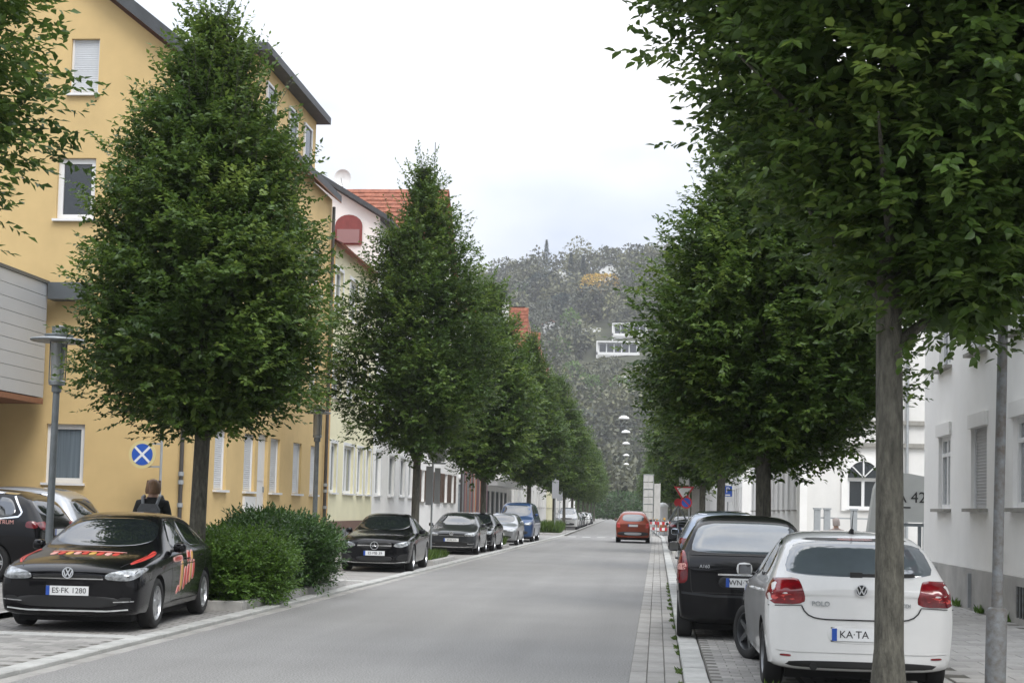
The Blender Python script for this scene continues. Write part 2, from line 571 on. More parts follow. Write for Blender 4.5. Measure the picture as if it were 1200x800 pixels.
# ------------------------------------------------------------------ foliage generators (numpy)
def leaf_mesh(name, P, D, N, Ln, Wd, tint, mat, detailed=False):
    n = len(P)
    D = D/np.linalg.norm(D, axis=1, keepdims=True)
    S = np.cross(D, N)
    S /= (np.linalg.norm(S, axis=1, keepdims=True)+1e-9)
    N = np.cross(S, D)
    Ln = np.broadcast_to(np.asarray(Ln, float), (n,))[:, None]
    Wd = np.broadcast_to(np.asarray(Wd, float), (n,))[:, None]
    if detailed:
        r1 = P + D*Ln*.27 + S*Wd*.42 + N*Wd*.10
        r2 = P + D*Ln*.62 + S*Wd*.42 + N*Wd*.12
        l1 = P + D*Ln*.27 - S*Wd*.42 + N*Wd*.10
        l2 = P + D*Ln*.62 - S*Wd*.42 + N*Wd*.12
        tip = P + D*Ln - N*Ln*.10
        V = np.stack([P, r1, r2, tip, l2, l1], 1).reshape(-1, 3)
        base = (np.arange(n)*6)[:, None]
        F = np.concatenate([base+np.array([[0, 1, 2, 3]]), base+np.array([[0, 3, 4, 5]])], 1).reshape(-1)
        per, k = 4, 6
    else:
        r1 = P + D*Ln*.45 + S*Wd*.5 + N*Wd*.12
        l1 = P + D*Ln*.45 - S*Wd*.5 + N*Wd*.12
        tip = P + D*Ln - N*Ln*.08
        V = np.stack([P, r1, tip, l1], 1).reshape(-1, 3)
        base = (np.arange(n)*4)[:, None]
        F = np.concatenate([base+np.array([[0, 1, 2]]), base+np.array([[0, 2, 3]])], 1).reshape(-1)
        per, k = 3, 4
    me = bpy.data.meshes.new(name)
    me.vertices.add(len(V))
    me.vertices.foreach_set('co', V.astype(np.float32).ravel())
    me.loops.add(len(F))
    me.loops.foreach_set('vertex_index', F.astype(np.int32))
    me.polygons.add(len(F)//per)
    me.polygons.foreach_set('loop_start', np.arange(0, len(F), per, dtype=np.int32))
    a = me.attributes.new('tint', 'FLOAT', 'POINT')
    a.data.foreach_set('value', np.repeat(np.clip(tint, 0, 1), k).astype(np.float32))
    me.materials.append(mat)
    me.update()
    return me

def norm(a):
    return a/(np.linalg.norm(a, axis=1, keepdims=True)+1e-9)

def twig_leaves(g, tp, td, tl, per, jit=.3, droop=.28):
    """tp twig bases, td unit directions, tl lengths -> leaf bases, dirs, normals"""
    n = len(tp)
    up = np.array([0, 0, 1.])
    side = norm(np.cross(td, up)+g.normal(0, .15, (n, 3)))
    s = (np.arange(per)+.6)/per
    P = tp[:, None, :] + td[:, None, :]*(tl[:, None]*s[None, :])[:, :, None]
    sg = np.where(np.arange(per) % 2 == 0, 1., -1.)
    D = td[:, None, :]*.6 + side[:, None, :]*sg[None, :, None]*.85 + g.normal(0, jit, (n, per, 3))
    D[:, :, 2] -= droop
    D[:, -1, :] = td*.9 + g.normal(0, jit*.6, (n, 3))
    N = up[None, None, :]*.85 + td[:, None, :]*.25 + g.normal(0, .33, (n, per, 3))
    P[:, :, 2] -= (tl[:, None]*s[None, :]**2)*.12
    return P.reshape(-1, 3), norm(D.reshape(-1, 3)), norm(N.reshape(-1, 3))

def crown_mesh(name, seed, z0, z1, rmax, prof, nclump, ntw, per, Ln, Wd, mat=None, detailed=False, csig=.24, twl=(.28, .5), inner=.3, shoots=40, shoot_len=(.5, 1.1), lump=.12, fill=0, ellipse=(1, 1), shift=None):
    g = np.random.default_rng(seed)
    ks = [(g.integers(1, 5), g.uniform(0, 6.3), g.uniform(-7, 7), g.uniform(.4, 1)*lump) for _ in range(7)]
    def lum(th, t):
        s = np.ones_like(th)
        for k, ph, m, a in ks:
            s += a*np.sin(k*th+ph+m*t)
        return s
    def rad(t):
        return np.interp(t, [p[0] for p in prof], [p[1] for p in prof])*rmax
    tt = np.linspace(0, 1, 300)
    w = rad(tt)+.12*rmax
    cdf = np.cumsum(w)/w.sum()
    def sample_t(n):
        return np.interp(g.random(n), cdf, tt)
    def place(t, th, rho):
        r = rad(t)*rho*lum(th, t)
        p = np.stack([r*np.cos(th)*ellipse[0], r*np.sin(th)*ellipse[1], z0+(z1-z0)*t], 1)
        if shift:
            p[:, 0] += shift(t)
        return p
    # clumps near the surface
    ct = sample_t(nclump)
    cth = g.uniform(0, 2*math.pi, nclump)
    cr = .55+.47*g.random(nclump)**.6
    cc = place(ct, cth, cr)
    ctint = g.normal(0, .17, nclump)
    n1 = int(ntw*(1-inner))
    ci = g.integers(0, nclump, n1)
    p1 = cc[ci] + np.clip(g.normal(0, csig, (n1, 3)), -1.9*csig, 1.9*csig)*np.array([1, 1, .8])
    th1 = cth[ci]
    t1 = ct[ci]
    n2 = ntw-n1
    t2 = sample_t(n2)
    th2 = g.uniform(0, 2*math.pi, n2)
    p2 = place(t2, th2, g.random(n2)**.5*.85)
    tp = np.concatenate([p1, p2])
    tth = np.concatenate([th1, th2])
    t = np.concatenate([t1, t2])
    tnt = np.concatenate([ctint[ci], g.normal(0, .1, n2)])
    td = np.stack([np.cos(tth), np.sin(tth), .15+1.0*t], 1) + g.normal(0, .45, (len(t), 3))
    td = norm(td)
    tl = g.uniform(twl[0], twl[1], len(t))
    P, D, N = twig_leaves(g, tp, td, tl, per)
    tint = np.repeat(tnt, per) + g.normal(.46, .15, len(P))
    lens = Ln*g.uniform(.7, 1.2, len(P))
    if fill:
        ft = sample_t(fill)
        fp = place(ft, g.uniform(0, 2*math.pi, fill), g.random(fill)**.5*.80)
        P = np.concatenate([P, fp])
        D = np.concatenate([D, norm(g.normal(0, 1, (fill, 3))-np.array([0, 0, .2]))])
        N = np.concatenate([N, norm(g.normal(0, 1, (fill, 3))+np.array([0, 0, .8]))])
        tint = np.concatenate([tint, g.normal(.42, .15, fill)])
        lens = np.concatenate([lens, Ln*g.uniform(1.5, 2.1, fill)])
    stems = []
    if shoots:
        st = .45+.55*g.random(shoots)**.6
        sth = g.uniform(0, 2*math.pi, shoots)
        sp = place(st, sth, .86+.1*g.random(shoots))
        sd = norm(np.stack([np.cos(sth)*.38, np.sin(sth)*.38, np.full(shoots, 1.)], 1)+g.normal(0, .12, (shoots, 3)))
        sl = g.uniform(shoot_len[0], shoot_len[1], shoots)
        sper = 16
        P2, D2, N2 = twig_leaves(g, sp, sd, sl, sper, .35, .15)
        P = np.concatenate([P, P2])
        D = np.concatenate([D, D2])
        N = np.concatenate([N, N2])
        tint = np.concatenate([tint, g.normal(.5, .15, len(P2))])
        lens = np.concatenate([lens, Ln*g.uniform(.55, .95, len(P2))])
        stems = [(sp[i], sp[i]+sd[i]*sl[i]*np.array([1, 1, 1.])-np.array([0, 0, sl[i]*.1])) for i in range(shoots)]
    return leaf_mesh(name, P, D, N, lens, lens*(Wd/Ln), tint, mat or m_leaf, detailed), stems

def trunk_mesh(name, seed, r0, zc, ztop, z0, z1, rmax, nlimb, stems, lean=(0, 0), seg=14):
    g = random.Random(seed)
    mb = MB()
    H = ztop
    pts, rs = [], []
    ph = g.uniform(0, 6)
    for i in range(seg+1):
        t = i/seg
        z = -.1 + t*(H+.1)
        pts.append((lean[0]*t*H + .03*math.sin(ph+t*5)*min(1, t*3), lean[1]*t*H + .03*math.cos(ph*1.3+t*4)*min(1, t*3), z))
        flare = 1+.35*max(0, 1-z/.25) if z < .25 else 1
        rs.append(r0*flare*(1-.12*min(1, z/zc)) if z < zc else r0*.88*max(.08, 1-(z-zc)/(H-zc)*.95))
    b0 = len(mb.v)
    mb.tube(pts, rs, 14)
    for i in range(b0, len(mb.v)):      # fluted, uneven bark
        x, y, z = mb.v[i]
        th = math.atan2(y, x)
        k = 1+.05*math.sin(3*th+z*.8+seed)+.03*math.sin(5*th-z*1.7)
        mb.v[i] = (x*k, y*k, z)
    for i in range(nlimb):
        zb = z0*.95 + (z1-z0)*.75*(i+g.random()*.6)/nlimb
        th = i*2.4+g.uniform(-.4, .4)
        Lr = rmax*g.uniform(.55, .85)*max(.3, 1-(zb-z0)/(z1-z0)*.8)
        rise = Lr*g.uniform(.55, 1.2)
        c = math.cos(th), math.sin(th)
        k = zb/H
        bxp, byp = lean[0]*zb, lean[1]*zb
        rb = r0*.42*max(.2, 1-(zb-z0)/(z1-z0))
        mb.tube([(bxp, byp, zb-.1), (bxp+c[0]*Lr*.3, byp+c[1]*Lr*.3, zb+rise*.2), (bxp+c[0]*Lr*.65, byp+c[1]*Lr*.65, zb+rise*.55), (bxp+c[0]*Lr, byp+c[1]*Lr, zb+rise)], [rb, rb*.75, rb*.5, rb*.2], 7)
    for a, b in stems:
        mb.tube([a, (Vector(a)+Vector(b))/2, b], [.008, .005, .002], 3, False)
    return mb.mesh(name, m_bark, 50)
# ------------------------------------------------------------------ houses
class House:
    def __init__(s, name, label, loc, group=None):
        s.loc = Vector(loc)
        s.t = thing(name, label, 'house', loc, 0, group)
    def part(s, mb, name, mats, parent=None, smooth=None, **k):
        mb.v = [(v[0]-s.loc.x, v[1]-s.loc.y, v[2]-s.loc.z) for v in mb.v]
        return mb.build(name, mats, parent or s.t, smooth, **k)

def window(hs, P, U, N, w, h, depth, style):
    """P: lower left corner of the opening on the wall face, U along, N outward"""
    U, N, Z = Vector(U), Vector(N), Vector((0, 0, 1))
    P = Vector(P)
    kind = style.get('kind', 'window')
    fb = P - N*depth
    fw, ft = style.get('fw', .07), .06
    mat_f = style.get('frame', m_white_frame)
    mb = MB()
    if kind == 'door':
        mb.obox(fb, U*w, Z*h, N*.05)
        o = hs.part(mb, 'door', mat_f)
        b2 = MB()
        for (a, b, c, d) in ((.15, .85, .08, .42), (.15, .85, .5, .93)):
            b2.obox(fb+N*.05+U*w*a+Z*h*c, U*w*(b-a), Z*h*(d-c), N*.012)
        hs.part(b2, 'door_panel', mat_f, o)
        hs.part(MB().obox(fb+N*.05+U*w*.86+Z*1.0, U*.03, Z*.16, N*.05), 'handle', m_metal_grey, o)
        return o
    if kind == 'shutter' or style.get('shut', 0) >= 1:
        n = int(h/.055)
        for i in range(n):
            z0 = h*i/n
            mb.quad(fb+N*.03+Z*z0, fb+N*.03+U*w+Z*z0, fb+N*.045+U*w+Z*(z0+h/n*.8), fb+N*.045+Z*(z0+h/n*.8))
            mb.quad(fb+N*.045+Z*(z0+h/n*.8), fb+N*.045+U*w+Z*(z0+h/n*.8), fb+N*.03+U*w+Z*(z0+h/n), fb+N*.03+Z*(z0+h/n))
        o = hs.part(mb, 'roller_shutter', style.get('shutmat', m_shutter))
        for q in (0, w-.05):
            hs.part(MB().obox(fb+U*q, U*.05, Z*h, N*.075), 'guide_rail', mat_f, o)
    else:
        mb.obox(fb, U*fw, Z*h, N*ft).obox(fb+U*(w-fw), U*fw, Z*h, N*ft)
        mb.obox(fb+U*fw, U*(w-2*fw), Z*fw, N*ft).obox(fb+U*fw+Z*(h-fw), U*(w-2*fw), Z*fw, N*ft)
        if style.get('mull'):
            mb.obox(fb+U*(w/2-fw*.6)+Z*fw, U*fw*1.2, Z*(h-2*fw), N*(ft+.004))
        tr = style.get('transom')
        if tr:
            mb.obox(fb+U*fw+Z*(h*tr), U*(w-2*fw), Z*fw*.8, N*(ft+.008))
        o = hs.part(mb, 'window', mat_f)
        hs.part(MB().obox(fb+U*fw*.5+Z*fw*.5, U*(w-fw), Z*(h-fw), N*.02), 'pane', style.get('pane', m_pane), o)
        if style.get('shut'):
            hh = h*style['shut']
            hs.part(MB().obox(fb+U*.03+Z*(h-hh), U*(w-.06), Z*hh, N*.075), 'roller_shutter', style.get('shutmat', m_shutter), o)
    sm = style.get('sill', m_stone)
    if sm:
        e = style.get('sill_over', .06)
        hs.part(MB().obox(P-U*e-Z*.06-N*.02, U*(w+2*e), Z*.058, N*(.02+style.get('sill_out', .10))), 'sill', sm, o)
    if style.get('lintel'):
        lm, lh = style['lintel'], style.get('lintel_h', .2)
        hs.part(MB().obox(P-U*.1+Z*(h+.003)-N*.01, U*(w+.2), Z*lh, N*.06), 'lintel', lm, o)
    if style.get('surround'):
        lm = style['surround']
        b3 = MB()
        b3.obox(P-U*.12-N*.01, U*.118, Z*(h+.12), N*.035).obox(P+U*(w+.002)-N*.01, U*.118, Z*(h+.12), N*.035)
        b3.obox(P+Z*(h+.002)-N*.01, U*w, Z*.118, N*.035)
        hs.part(b3, 'surround', lm, o)
    if style.get('leaf'):     # hinged shutters standing open
        for sgn in (-1, 1):
            q = P - U*(w*.5+.02) if sgn < 0 else P + U*(w+.02)
            hs.part(MB().obox(q+N*.005, U*w*.5, Z*h, N*.04), 'shutter_leaf', style['leaf'], o)
    return o

def facade(hs, O, U, N, W, z0, z1, ops, mat, name='wall', depth=.15, top=None):
    """a wall face with real openings; ops: (u, z, w, h, style)"""
    U, N, Z = Vector(U), Vector(N), Vector((0, 0, 1))
    O = Vector((O[0], O[1], 0))
    us = sorted({0., W, *[o[0] for o in ops], *[o[0]+o[2] for o in ops]})
    zs = sorted({z0, z1, *[o[1] for o in ops], *[o[1]+o[3] for o in ops]})
    mb = MB()
    q = lambda u, z, d=0.: O + U*u + Z*z - N*d
    for a, b in zip(us[:-1], us[1:]):
        for c, d in zip(zs[:-1], zs[1:]):
            mu, mz = (a+b)/2, (c+d)/2
            if any(o[0] < mu < o[0]+o[2] and o[1] < mz < o[1]+o[3] for o in ops):
                continue
            mb.quad(q(a, c), q(b, c), q(b, d), q(a, d))
    for (u, z, w, h, st) in ops:
        mb.quad(q(u, z), q(u, z+h), q(u, z+h, depth), q(u, z, depth))
        mb.quad(q(u+w, z), q(u+w, z, depth), q(u+w, z+h, depth), q(u+w, z+h))
        mb.quad(q(u, z), q(u, z, depth), q(u+w, z, depth), q(u+w, z))
        mb.quad(q(u, z+h), q(u+w, z+h), q(u+w, z+h, depth), q(u, z+h, depth))
        mb.quad(q(u, z, depth+.05), q(u+w, z, depth+.05), q(u+w, z+h, depth+.05), q(u, z+h, depth+.05))
    if top:    # extra gable polygon (u,z) above z1
        mb.add([q(a, b) for a, b in top], (tuple(range(len(top))),))
    if U.cross(Z).dot(N) < 0:
        mb.f = [tuple(reversed(f)) for f in mb.f]
    o = hs.part(mb, name, mat)
    for (u, z, w, h, st) in ops:
        window(hs, O+U*u+Z*z, U, N, w, h, depth, st)
    return o

XL, XR = -11.2, 5.57
EY, SY = (0, 1, 0), (1, 0, 0)
W_white = dict(sill=m_white_frame, fw=.08)
W_shut = dict(kind='shutter', sill=m_white_frame)

# ---- yellow corner house with the gable end towards the camera
hy = House('yellow_house', 'yellow rendered corner house with white windows and dark roof on the left', (XL, 34.9, WALK_L))
gx0 = -21.0
gu = lambda x: x-gx0
gops = [(gu(-14.86), 8.49, .97, 1.52, dict(sill=m_white_frame, fw=.13, frame=m_white_frame)),
        (gu(-14.64), 11.62, .72, 1.38, W_shut),
        (gu(-14.86), 2.02, .97, 1.43, dict(sill=m_white_frame, fw=.12, pane=m_pane_curtain)),
        (gu(-18.2), 8.49, .97, 1.52, W_white), (gu(-18.2), 2.02, .97, 1.43, W_white)]
eave_z, slope = 12.0, .78
apx = (gx0+XL)/2
apz = eave_z+(XL-apx)*slope
# the attic window crosses the eaves line, so the wall is cut as columns up to the sloping verge
def gable_wall(hs, x0, x1, y, zb, vz, ops, mat, depth=.15):
    """wall facing -Y whose top follows vz(x); ops in world (x, z, w, h, style)"""
    xs = sorted({x0, x1, (x0+x1)/2, *[o[0] for o in ops], *[o[0]+o[2] for o in ops]})
    mb = MB()
    for a, b in zip(xs[:-1], xs[1:]):
        col = sorted([o for o in ops if o[0] <= a+1e-6 and o[0]+o[2] >= b-1e-6], key=lambda o: o[1])
        z = zb
        for o in col:
            mb.quad((a, y, z), (b, y, z), (b, y, o[1]), (a, y, o[1]))
            z = o[1]+o[3]
        mb.quad((a, y, z), (b, y, z), (b, y, vz(b)), (a, y, vz(a)))
    for (u, z, w, h, st) in ops:
        d = y+depth
        mb.quad((u, y, z), (u, y, z+h), (u, d, z+h), (u, d, z))
        mb.quad((u+w, y, z), (u+w, d, z), (u+w, d, z+h), (u+w, y, z+h))
        mb.quad((u, y, z), (u, d, z), (u+w, d, z), (u+w, y, z))
        mb.quad((u, y, z+h), (u+w, y, z+h), (u+w, d, z+h), (u, d, z+h))
        mb.quad((u, d+.05, z), (u+w, d+.05, z), (u+w, d+.05, z+h), (u, d+.05, z+h))
    w_ = hs.part(mb, 'wall', mat)
    for (u, z, w, h, st) in ops:
        window(hs, (u, y, z), (1, 0, 0), (0, -1, 0), w, h, depth, st)
    return w_
vz_y = lambda x: eave_z+(XL-x)*slope if x > apx else eave_z+(x-gx0)*slope
gable_wall(hy, gx0, XL, 34.9, 0, vz_y, [(o[0]+gx0, o[1], o[2], o[3], o[4]) for o in gops], m_yellow)

# street front, Y 34.9 .. 49.2
sy = lambda y: y-34.9
W_tall = dict(kind='shutter', sill=m_white_frame)
sops = [(sy(36.75), 1.96, 1.05, 1.58, W_tall), (sy(39.45), 1.96, 1.1, 1.58, W_tall), (sy(42.2), 1.96, 1.1, 1.58, W_tall),
        (sy(44.9), 1.96, 1.1, 1.58, W_tall), (sy(40.85), .95, 1.1, 2.65, dict(kind='door', sill=None)),
        (sy(47.2), 1.96, 1.0, 1.58, W_tall)]
for zf in (5.2, 8.5):
    for y in (36.3, 38.9, 41.5, 44.1, 46.7):
        sops.append((sy(y), zf, 1.1, 1.5, dict(sill=m_white_frame, mull=1)))
facade(hy, (XL, 34.9), (0, 1, 0), (1, 0, 0), 49.2-34.9, 0, eave_z, sops, m_yellow)
mb = MB()
mb.box(XL+.001, XL+.035, 34.9, 40.8, 0, 1.02).box(XL+.001, XL+.035, 42.0, 49.2, 0, 1.02).box(XL+.001, XL+.035, 40.8, 42.0, 0, .9)
hy.part(mb, 'plinth', m_grey_plinth)
mb = MB().box(XL-.2, XL+.06, 39.45, 40.6, 1.06, 1.82)
hy.part(mb, 'meter_cabinet', m_white_frame)
# end wall beyond, visible above the lower cream house
mb = MB().quad((XL, 49.2, 0), (gx0, 49.2, 0), (gx0, 49.2, eave_z), (XL, 49.2, eave_z))
mb.add([(XL, 49.2, eave_z), (gx0, 49.2, eave_z), (apx, 49.2, apz)], ((0, 1, 2),))
hy.part(mb, 'wall', m_yellow)
# roof: two slabs with verge overhang, dark edge boards and a brown soffit below
ov, yo = .32, .35
for sgn in (1, -1):
    mb = MB()
    xe = (XL+ov) if sgn > 0 else (gx0-ov)
    ze = eave_z-ov*slope+.12
    A = Vector((xe-apx, 0, ze-(apz+.12)))
    up = Vector((0, 0, 1))
    mb.obox((apx, 34.9-yo, apz+.16), A, (0, 14.3+yo, 0), (0, 0, .22))
    hy.part(mb, 'roof', m_roof_dark)
    mb = MB().obox((apx, 34.9-yo-.03, apz+.10), A, (0, .06, 0), (0, 0, .36))
    hy.part(mb, 'verge_board', m_roof_dark)
    mb = MB().obox((apx, 34.9-yo+.035, apz+.11), A, (0, 14.3+yo-.07, 0), (0, 0, .045))
    hy.part(mb, 'soffit', m_soffit)
# raised flat-roofed attic block over the street front
mb = MB().box(-15.6, XL-.02, 39.4, 46.6, 11.2, 14.0)
hy.part(mb, 'attic_block', m_yellow)
mb = MB().box(-15.9, XL+.38, 39.05, 46.95, 14.0, 14.22)
hy.part(mb, 'attic_roof', m_roof_dark)
for y in (40.4, 43.0, 44.9):
    window(hy, (XL-.02, y, 12.35), (0, 1, 0), (1, 0, 0), 1.0, 1.2, -.01, dict(sill=m_white_frame))
# rain pipes with clips
for (x, y, r) in ((XL-.22, 34.82, .05), (XL+.12, 48.95, .055)):
    mb = MB().tube([(x, y, WALK_L-.05), (x, y, eave_z-.3)], r, 10)
    p = hy.part(mb, 'rain_pipe', m_dark_pipe, smooth=40)
    for z in (1.5, 2.05, 2.25, 6, 9):
        hy.part(MB().lathe([(r+.004, 0), (r+.02, 0), (r+.02, .1), (r+.004, .1)], 'z', (x, y, z), 10), 'pipe_clip', m_pole_light, p)

# ---- grey metal-clad upper storey of the neighbouring building, projecting towards the camera
hc = House('clad_building', 'grey metal-clad overhanging upper storey beside the yellow gable', (-18.5, 28, WALK_L))
cx = -14.85
mb = MB()
mb.box(-26, cx-.02, 20, 34.55, 4.06, 6.80)
hc.part(mb, 'core', m_clad_dark)
npan, zc0, zc1 = 9, 4.05, 6.82
hp = (zc1-zc0)/npan
for i in range(npan):
    for j in range(3):
        y0 = 20+j*4.85
        mb = MB().box(cx-.015, cx+.02, y0+.006, y0+4.85-.006, zc0+i*hp+.006, zc0+(i+1)*hp-.006)
        hc.part(mb, 'cladding_panel', m_clad)
mb = MB().box(-26, cx+.05, 19.9, 34.6, 6.82, 6.90)
hc.part(mb, 'parapet_cap', m_clad_dark)
mb = MB().box(-26, cx+.02, 20, 34.55, 3.90, 4.03)
hc.part(mb, 'soffit', m_soffit)
mb = MB().box(cx+.06, cx+1.05, 34.45, 34.88, 6.45, 6.86)
hc.part(mb, 'junction_flashing', m_clad_dark)
mb = MB().box(-24, -23.6, 20.5, 34, 0, 3.9)
hc.part(mb, 'back_wall', m_white_render2)

def tiled_roof(hs, O, A, B, rows, name='roof', mat=m_red_tile, parent=None):
    """rows of overlapping tiles as real steps: O eaves corner, A along the eaves, B up the slope"""
    O, A, B = Vector(O), Vector(A), Vector(B)
    Nn = A.cross(B).normalized()
    if Nn.z < 0:
        Nn = -Nn
    mb = MB()
    cols = max(2, int(A.length/.25))
    for i in range(rows):
        a, b = B*(i/rows), B*((i+1)/rows)
        lo = Nn*.05
        for c in range(cols):
            u0, u1 = A*(c/cols), A*((c+.97)/cols)
            h = Nn*random.uniform(-.006, .008)
            mb.quad(O+u0+a+lo+h, O+u1+a+lo+h, O+u1+b+Nn*.015+h, O+u0+b+Nn*.015+h)
            mb.quad(O+u0+a-Nn*.02, O+u1+a-Nn*.02, O+u1+a+lo+h, O+u0+a+lo+h)
    mb.quad(O-Nn*.03, O+A-Nn*.03, O+A+B-Nn*.03, O+B-Nn*.03)
    return hs.part(mb, name, mat, parent)

# ---- low cream house next to it
W_std = dict(sill=m_white_frame, mull=0, fw=.09, pane=m_pane_curtain, surround=m_white_frame)
W_dbl = dict(sill=m_white_frame, mull=1, fw=.09, pane=m_pane_curtain, surround=m_white_frame)
hcream = House('cream_house', 'pale yellow street house with brown plinth next to the corner house', (XL, 49.2, WALK_L))
cy = lambda y: y-49.22
cops = [(cy(50.15), 2.07, 1.0, 1.70, W_std), (cy(52.3), 2.07, 1.75, 1.70, W_dbl), (cy(54.75), 2.07, 1.0, 1.70, W_std), (cy(56.45), 2.07, .9, 1.70, W_std)]
for y, w, st in ((50.1, 1.2, W_std), (52.5, 1.4, W_dbl), (55.3, 1.2, W_std)):
    cops.append((cy(y), 5.35, w, 1.6, st))
    cops.append((cy(y), 8.3, w, 1.5, st))
facade(hcream, (XL, 49.22), (0, 1, 0), (1, 0, 0), 57.75-49.22, 0, 10.6, cops, m_cream)
mb = MB().box(XL+.002, XL+.04, 49.22, 57.75, 0, 1.08)
hcream.part(mb, 'plinth', m_brown_plinth)
for y in (50.6, 52.2, 52.8, 55.2):
    hcream.part(MB().box(XL+.03, XL+.06, y, y+.45, .35, .8), 'cellar_grille', m_pole, None)
mb = MB().box(XL-.1, XL+.10, 49.21, 49.5, 0, 10.6)
hcream.part(mb, 'corner_strip', M('ochre_render', (.55, .33, .12), .9, var=.1))
tiled_roof(hcream, (XL+.35, 49.22, 10.5), (0, 8.5, 0), (-4.3, 0, 2.4), 16)

# ---- white house with the gable end and a dish, red-tiled roof behind
hw = House('white_gabled_house', 'white house with arched red attic window in its gable above the trees', (XL, 57.8, WALK_L))
wy = lambda y: y-57.8
wops = [(wy(58.3), 2.07, 1.2, 1.72, W_std), (wy(61.3), 2.07, 1.4, 1.68, W_std), (wy(64.0), 2.07, 1.4, 1.68, W_dbl), (wy(66.3), 2.07, 1.2, 1.68, W_std)]
for z in (5.3, 8.4):
    for y in (58.6, 61.4, 64.2, 66.4):
        wops.append((wy(y), z, 1.2, 1.6, W_std))
facade(hw, (XL, 57.8), (0, 1, 0), (1, 0, 0), 68.1-57.8, 0, 13.0, wops, m_white_render)
mb = MB()
mb.box(XL+.002, XL+.03, 57.8, 68.1, 0, .7)
hw.part(mb, 'plinth', m_grey_plinth)
vzw = lambda x: 13.1+(XL-x)*.6 if x > -16.2 else 13.1+(x+21.2)*.6
mb = MB()
mb.quad((-21.2, 57.8, 0), (XL, 57.8, 0), (XL, 57.8, 13.1), (-21.2, 57.8, 13.1))
mb.add([(-21.2, 57.8, 13.1), (XL, 57.8, 13.1), (-16.2, 57.8, 16.1)], ((0, 1, 2),))
hw.part(mb, 'wall', m_white_render)
# arched attic window
arch = [(-.55, 0), (.55, 0), (.55, .75)] + [(.55*math.cos(a), .75+.45*math.sin(a)) for a in np.linspace(0, math.pi, 11)[1:-1]] + [(-.55, .75)]
mb = MB().prism(arch, (-12.45, 57.78, 12.0), (1, 0, 0), (0, 0, 1), (0, -1, 0), .06)
aw = hw.part(mb, 'arched_window', M('red_brown_paint', (.22, .05, .045), .6, var=.15))
mb = MB().box(-12.9, -12.0, 57.66, 57.715, 12.05, 12.6)
hw.part(mb, 'pane', M('pinkish_pane', (.30, .18, .18), .2), aw)
mb = MB().obox((-16.2, 57.45, 16.16), (XL+.42+16.2, 0, -(XL+.42+16.2)*.6), (0, 10.9, 0), (0, 0, .2))
hw.part(mb, 'roof', m_roof_dark)
mb = MB().obox((-16.2, 57.45, 16.16), (-5.4, 0, -5.4*.6), (0, 10.9, 0), (0, 0, .2))
hw.part(mb, 'roof', m_roof_dark)
dish = thing('satellite_dish', 'white round satellite dish on the dark verge of the white gable', 'satellite dish', (-12.75, 57.7, 14.3))
dish.scale = (.68, .68, .68)
mb = MB().lathe([(0.0, .10), (.22, .08), (.42, .02), (.5, -.05), (.52, -.05), (.44, .04), (.22, .12), (0, .14)], 'y', (0, 0, .55), 24)
mb.build('dish', m_white_frame, dish, 40)
MB().tube([(0, .1, -.1), (0, .12, .5)], .025, 8).build('mast', m_pole, dish, 40)
MB().tube([(0, -.02, .1), (0, -.45, .45)], .015, 6).build('feed_arm', m_pole, dish, 40)

ht = House('red_roofed_house', 'tall house whose red tiled roof shows behind the white gable', (XL, 68.3, WALK_L))
facade(ht, (XL, 68.3), (0, 1, 0), (1, 0, 0), 15, 0, 12.5, [(1.5+i*2.6, z, 1.2, 1.5, dict(sill=m_stone, mull=1, leaf=m_brown_wood)) for i in range(5) for z in (1.9, 5.0, 8.2)], m_white_render)
mb = MB().quad((-22, 68.3, 0), (XL, 68.3, 0), (XL, 68.3, 12.5), (-22, 68.3, 12.5))
ht.part(mb, 'wall', m_white_render)
tiled_roof(ht, (-22, 68.0, 12.2), (11.15, 0, 0), (0, 6.2, 5.6), 22)
mb = MB().quad((-22, 80.6, 12.2), (XL+.35, 80.6, 12.2), (XL+.35, 74.2, 17.8), (-22, 74.2, 17.8))
ht.part(mb, 'roof', m_red_tile)
mb = MB().add([(XL, 68.3, 12.4), (XL, 80.3, 12.4), (XL, 74.2, 17.7)], ((0, 1, 2),))
ht.part(mb, 'gable', m_white_render)
mb = MB().box(-20.4, -19.8, 73.6, 74.6, 17, 18.9).box(-20.5, -19.7, 73.5, 74.7, 18.9, 19.0)
ht.part(mb, 'chimney', m_brown_plinth)
mb = MB().tube([(-11.6, 74, 17.6), (-11.6, 74, 20.2)], .025, 5)
ht.part(mb, 'roof_mast', m_pole)

# ---- striped hoarding and flat white pavilion further along
st = thing('striped_screen', 'tall screen of red and dark vertical slats between the left houses', 'screen', (XL, 84.5, WALK_L))
cols = [m_dark_pipe, m_dark_pipe, M('red_slat', (.20, .04, .05), .6), M('ochre_slat', (.32, .14, .05), .6), M('grey_slat', (.22, .22, .22), .6), M('dark_red_slat', (.16, .03, .05), .6)]
random.seed(3)
for i in range(43):
    MB().box(-.05, .05, i*.3, i*.3+.22, 0, 3.7).build('slat', random.choice(cols), st)
MB().box(-.12, -.06, 0, 13, .4, .55).box(-.12, -.06, 0, 13, 3.0, 3.15).build('rail', m_dark_pipe, st)
pv = House('flat_pavilion', 'low white flat-roofed shop pavilion behind the parked blue van', (XL, 98, WALK_L))
mb = MB().box(-20, XL+1.2, 98, 118, 3.6, 4.3)
pv.part(mb, 'canopy', m_white_render)
mb = MB().box(-20, XL+.6, 98.4, 117.6, 3.2, 3.6)
pv.part(mb, 'fascia', m_white_frame)
facade(pv, (XL-.6, 98.5), (0, 1, 0), (1, 0, 0), 19, 0, 3.2, [(1+i*3, .4, 2.4, 2.5, dict(sill=None, frame=m_pole, mull=1)) for i in range(6)], m_white_render2)
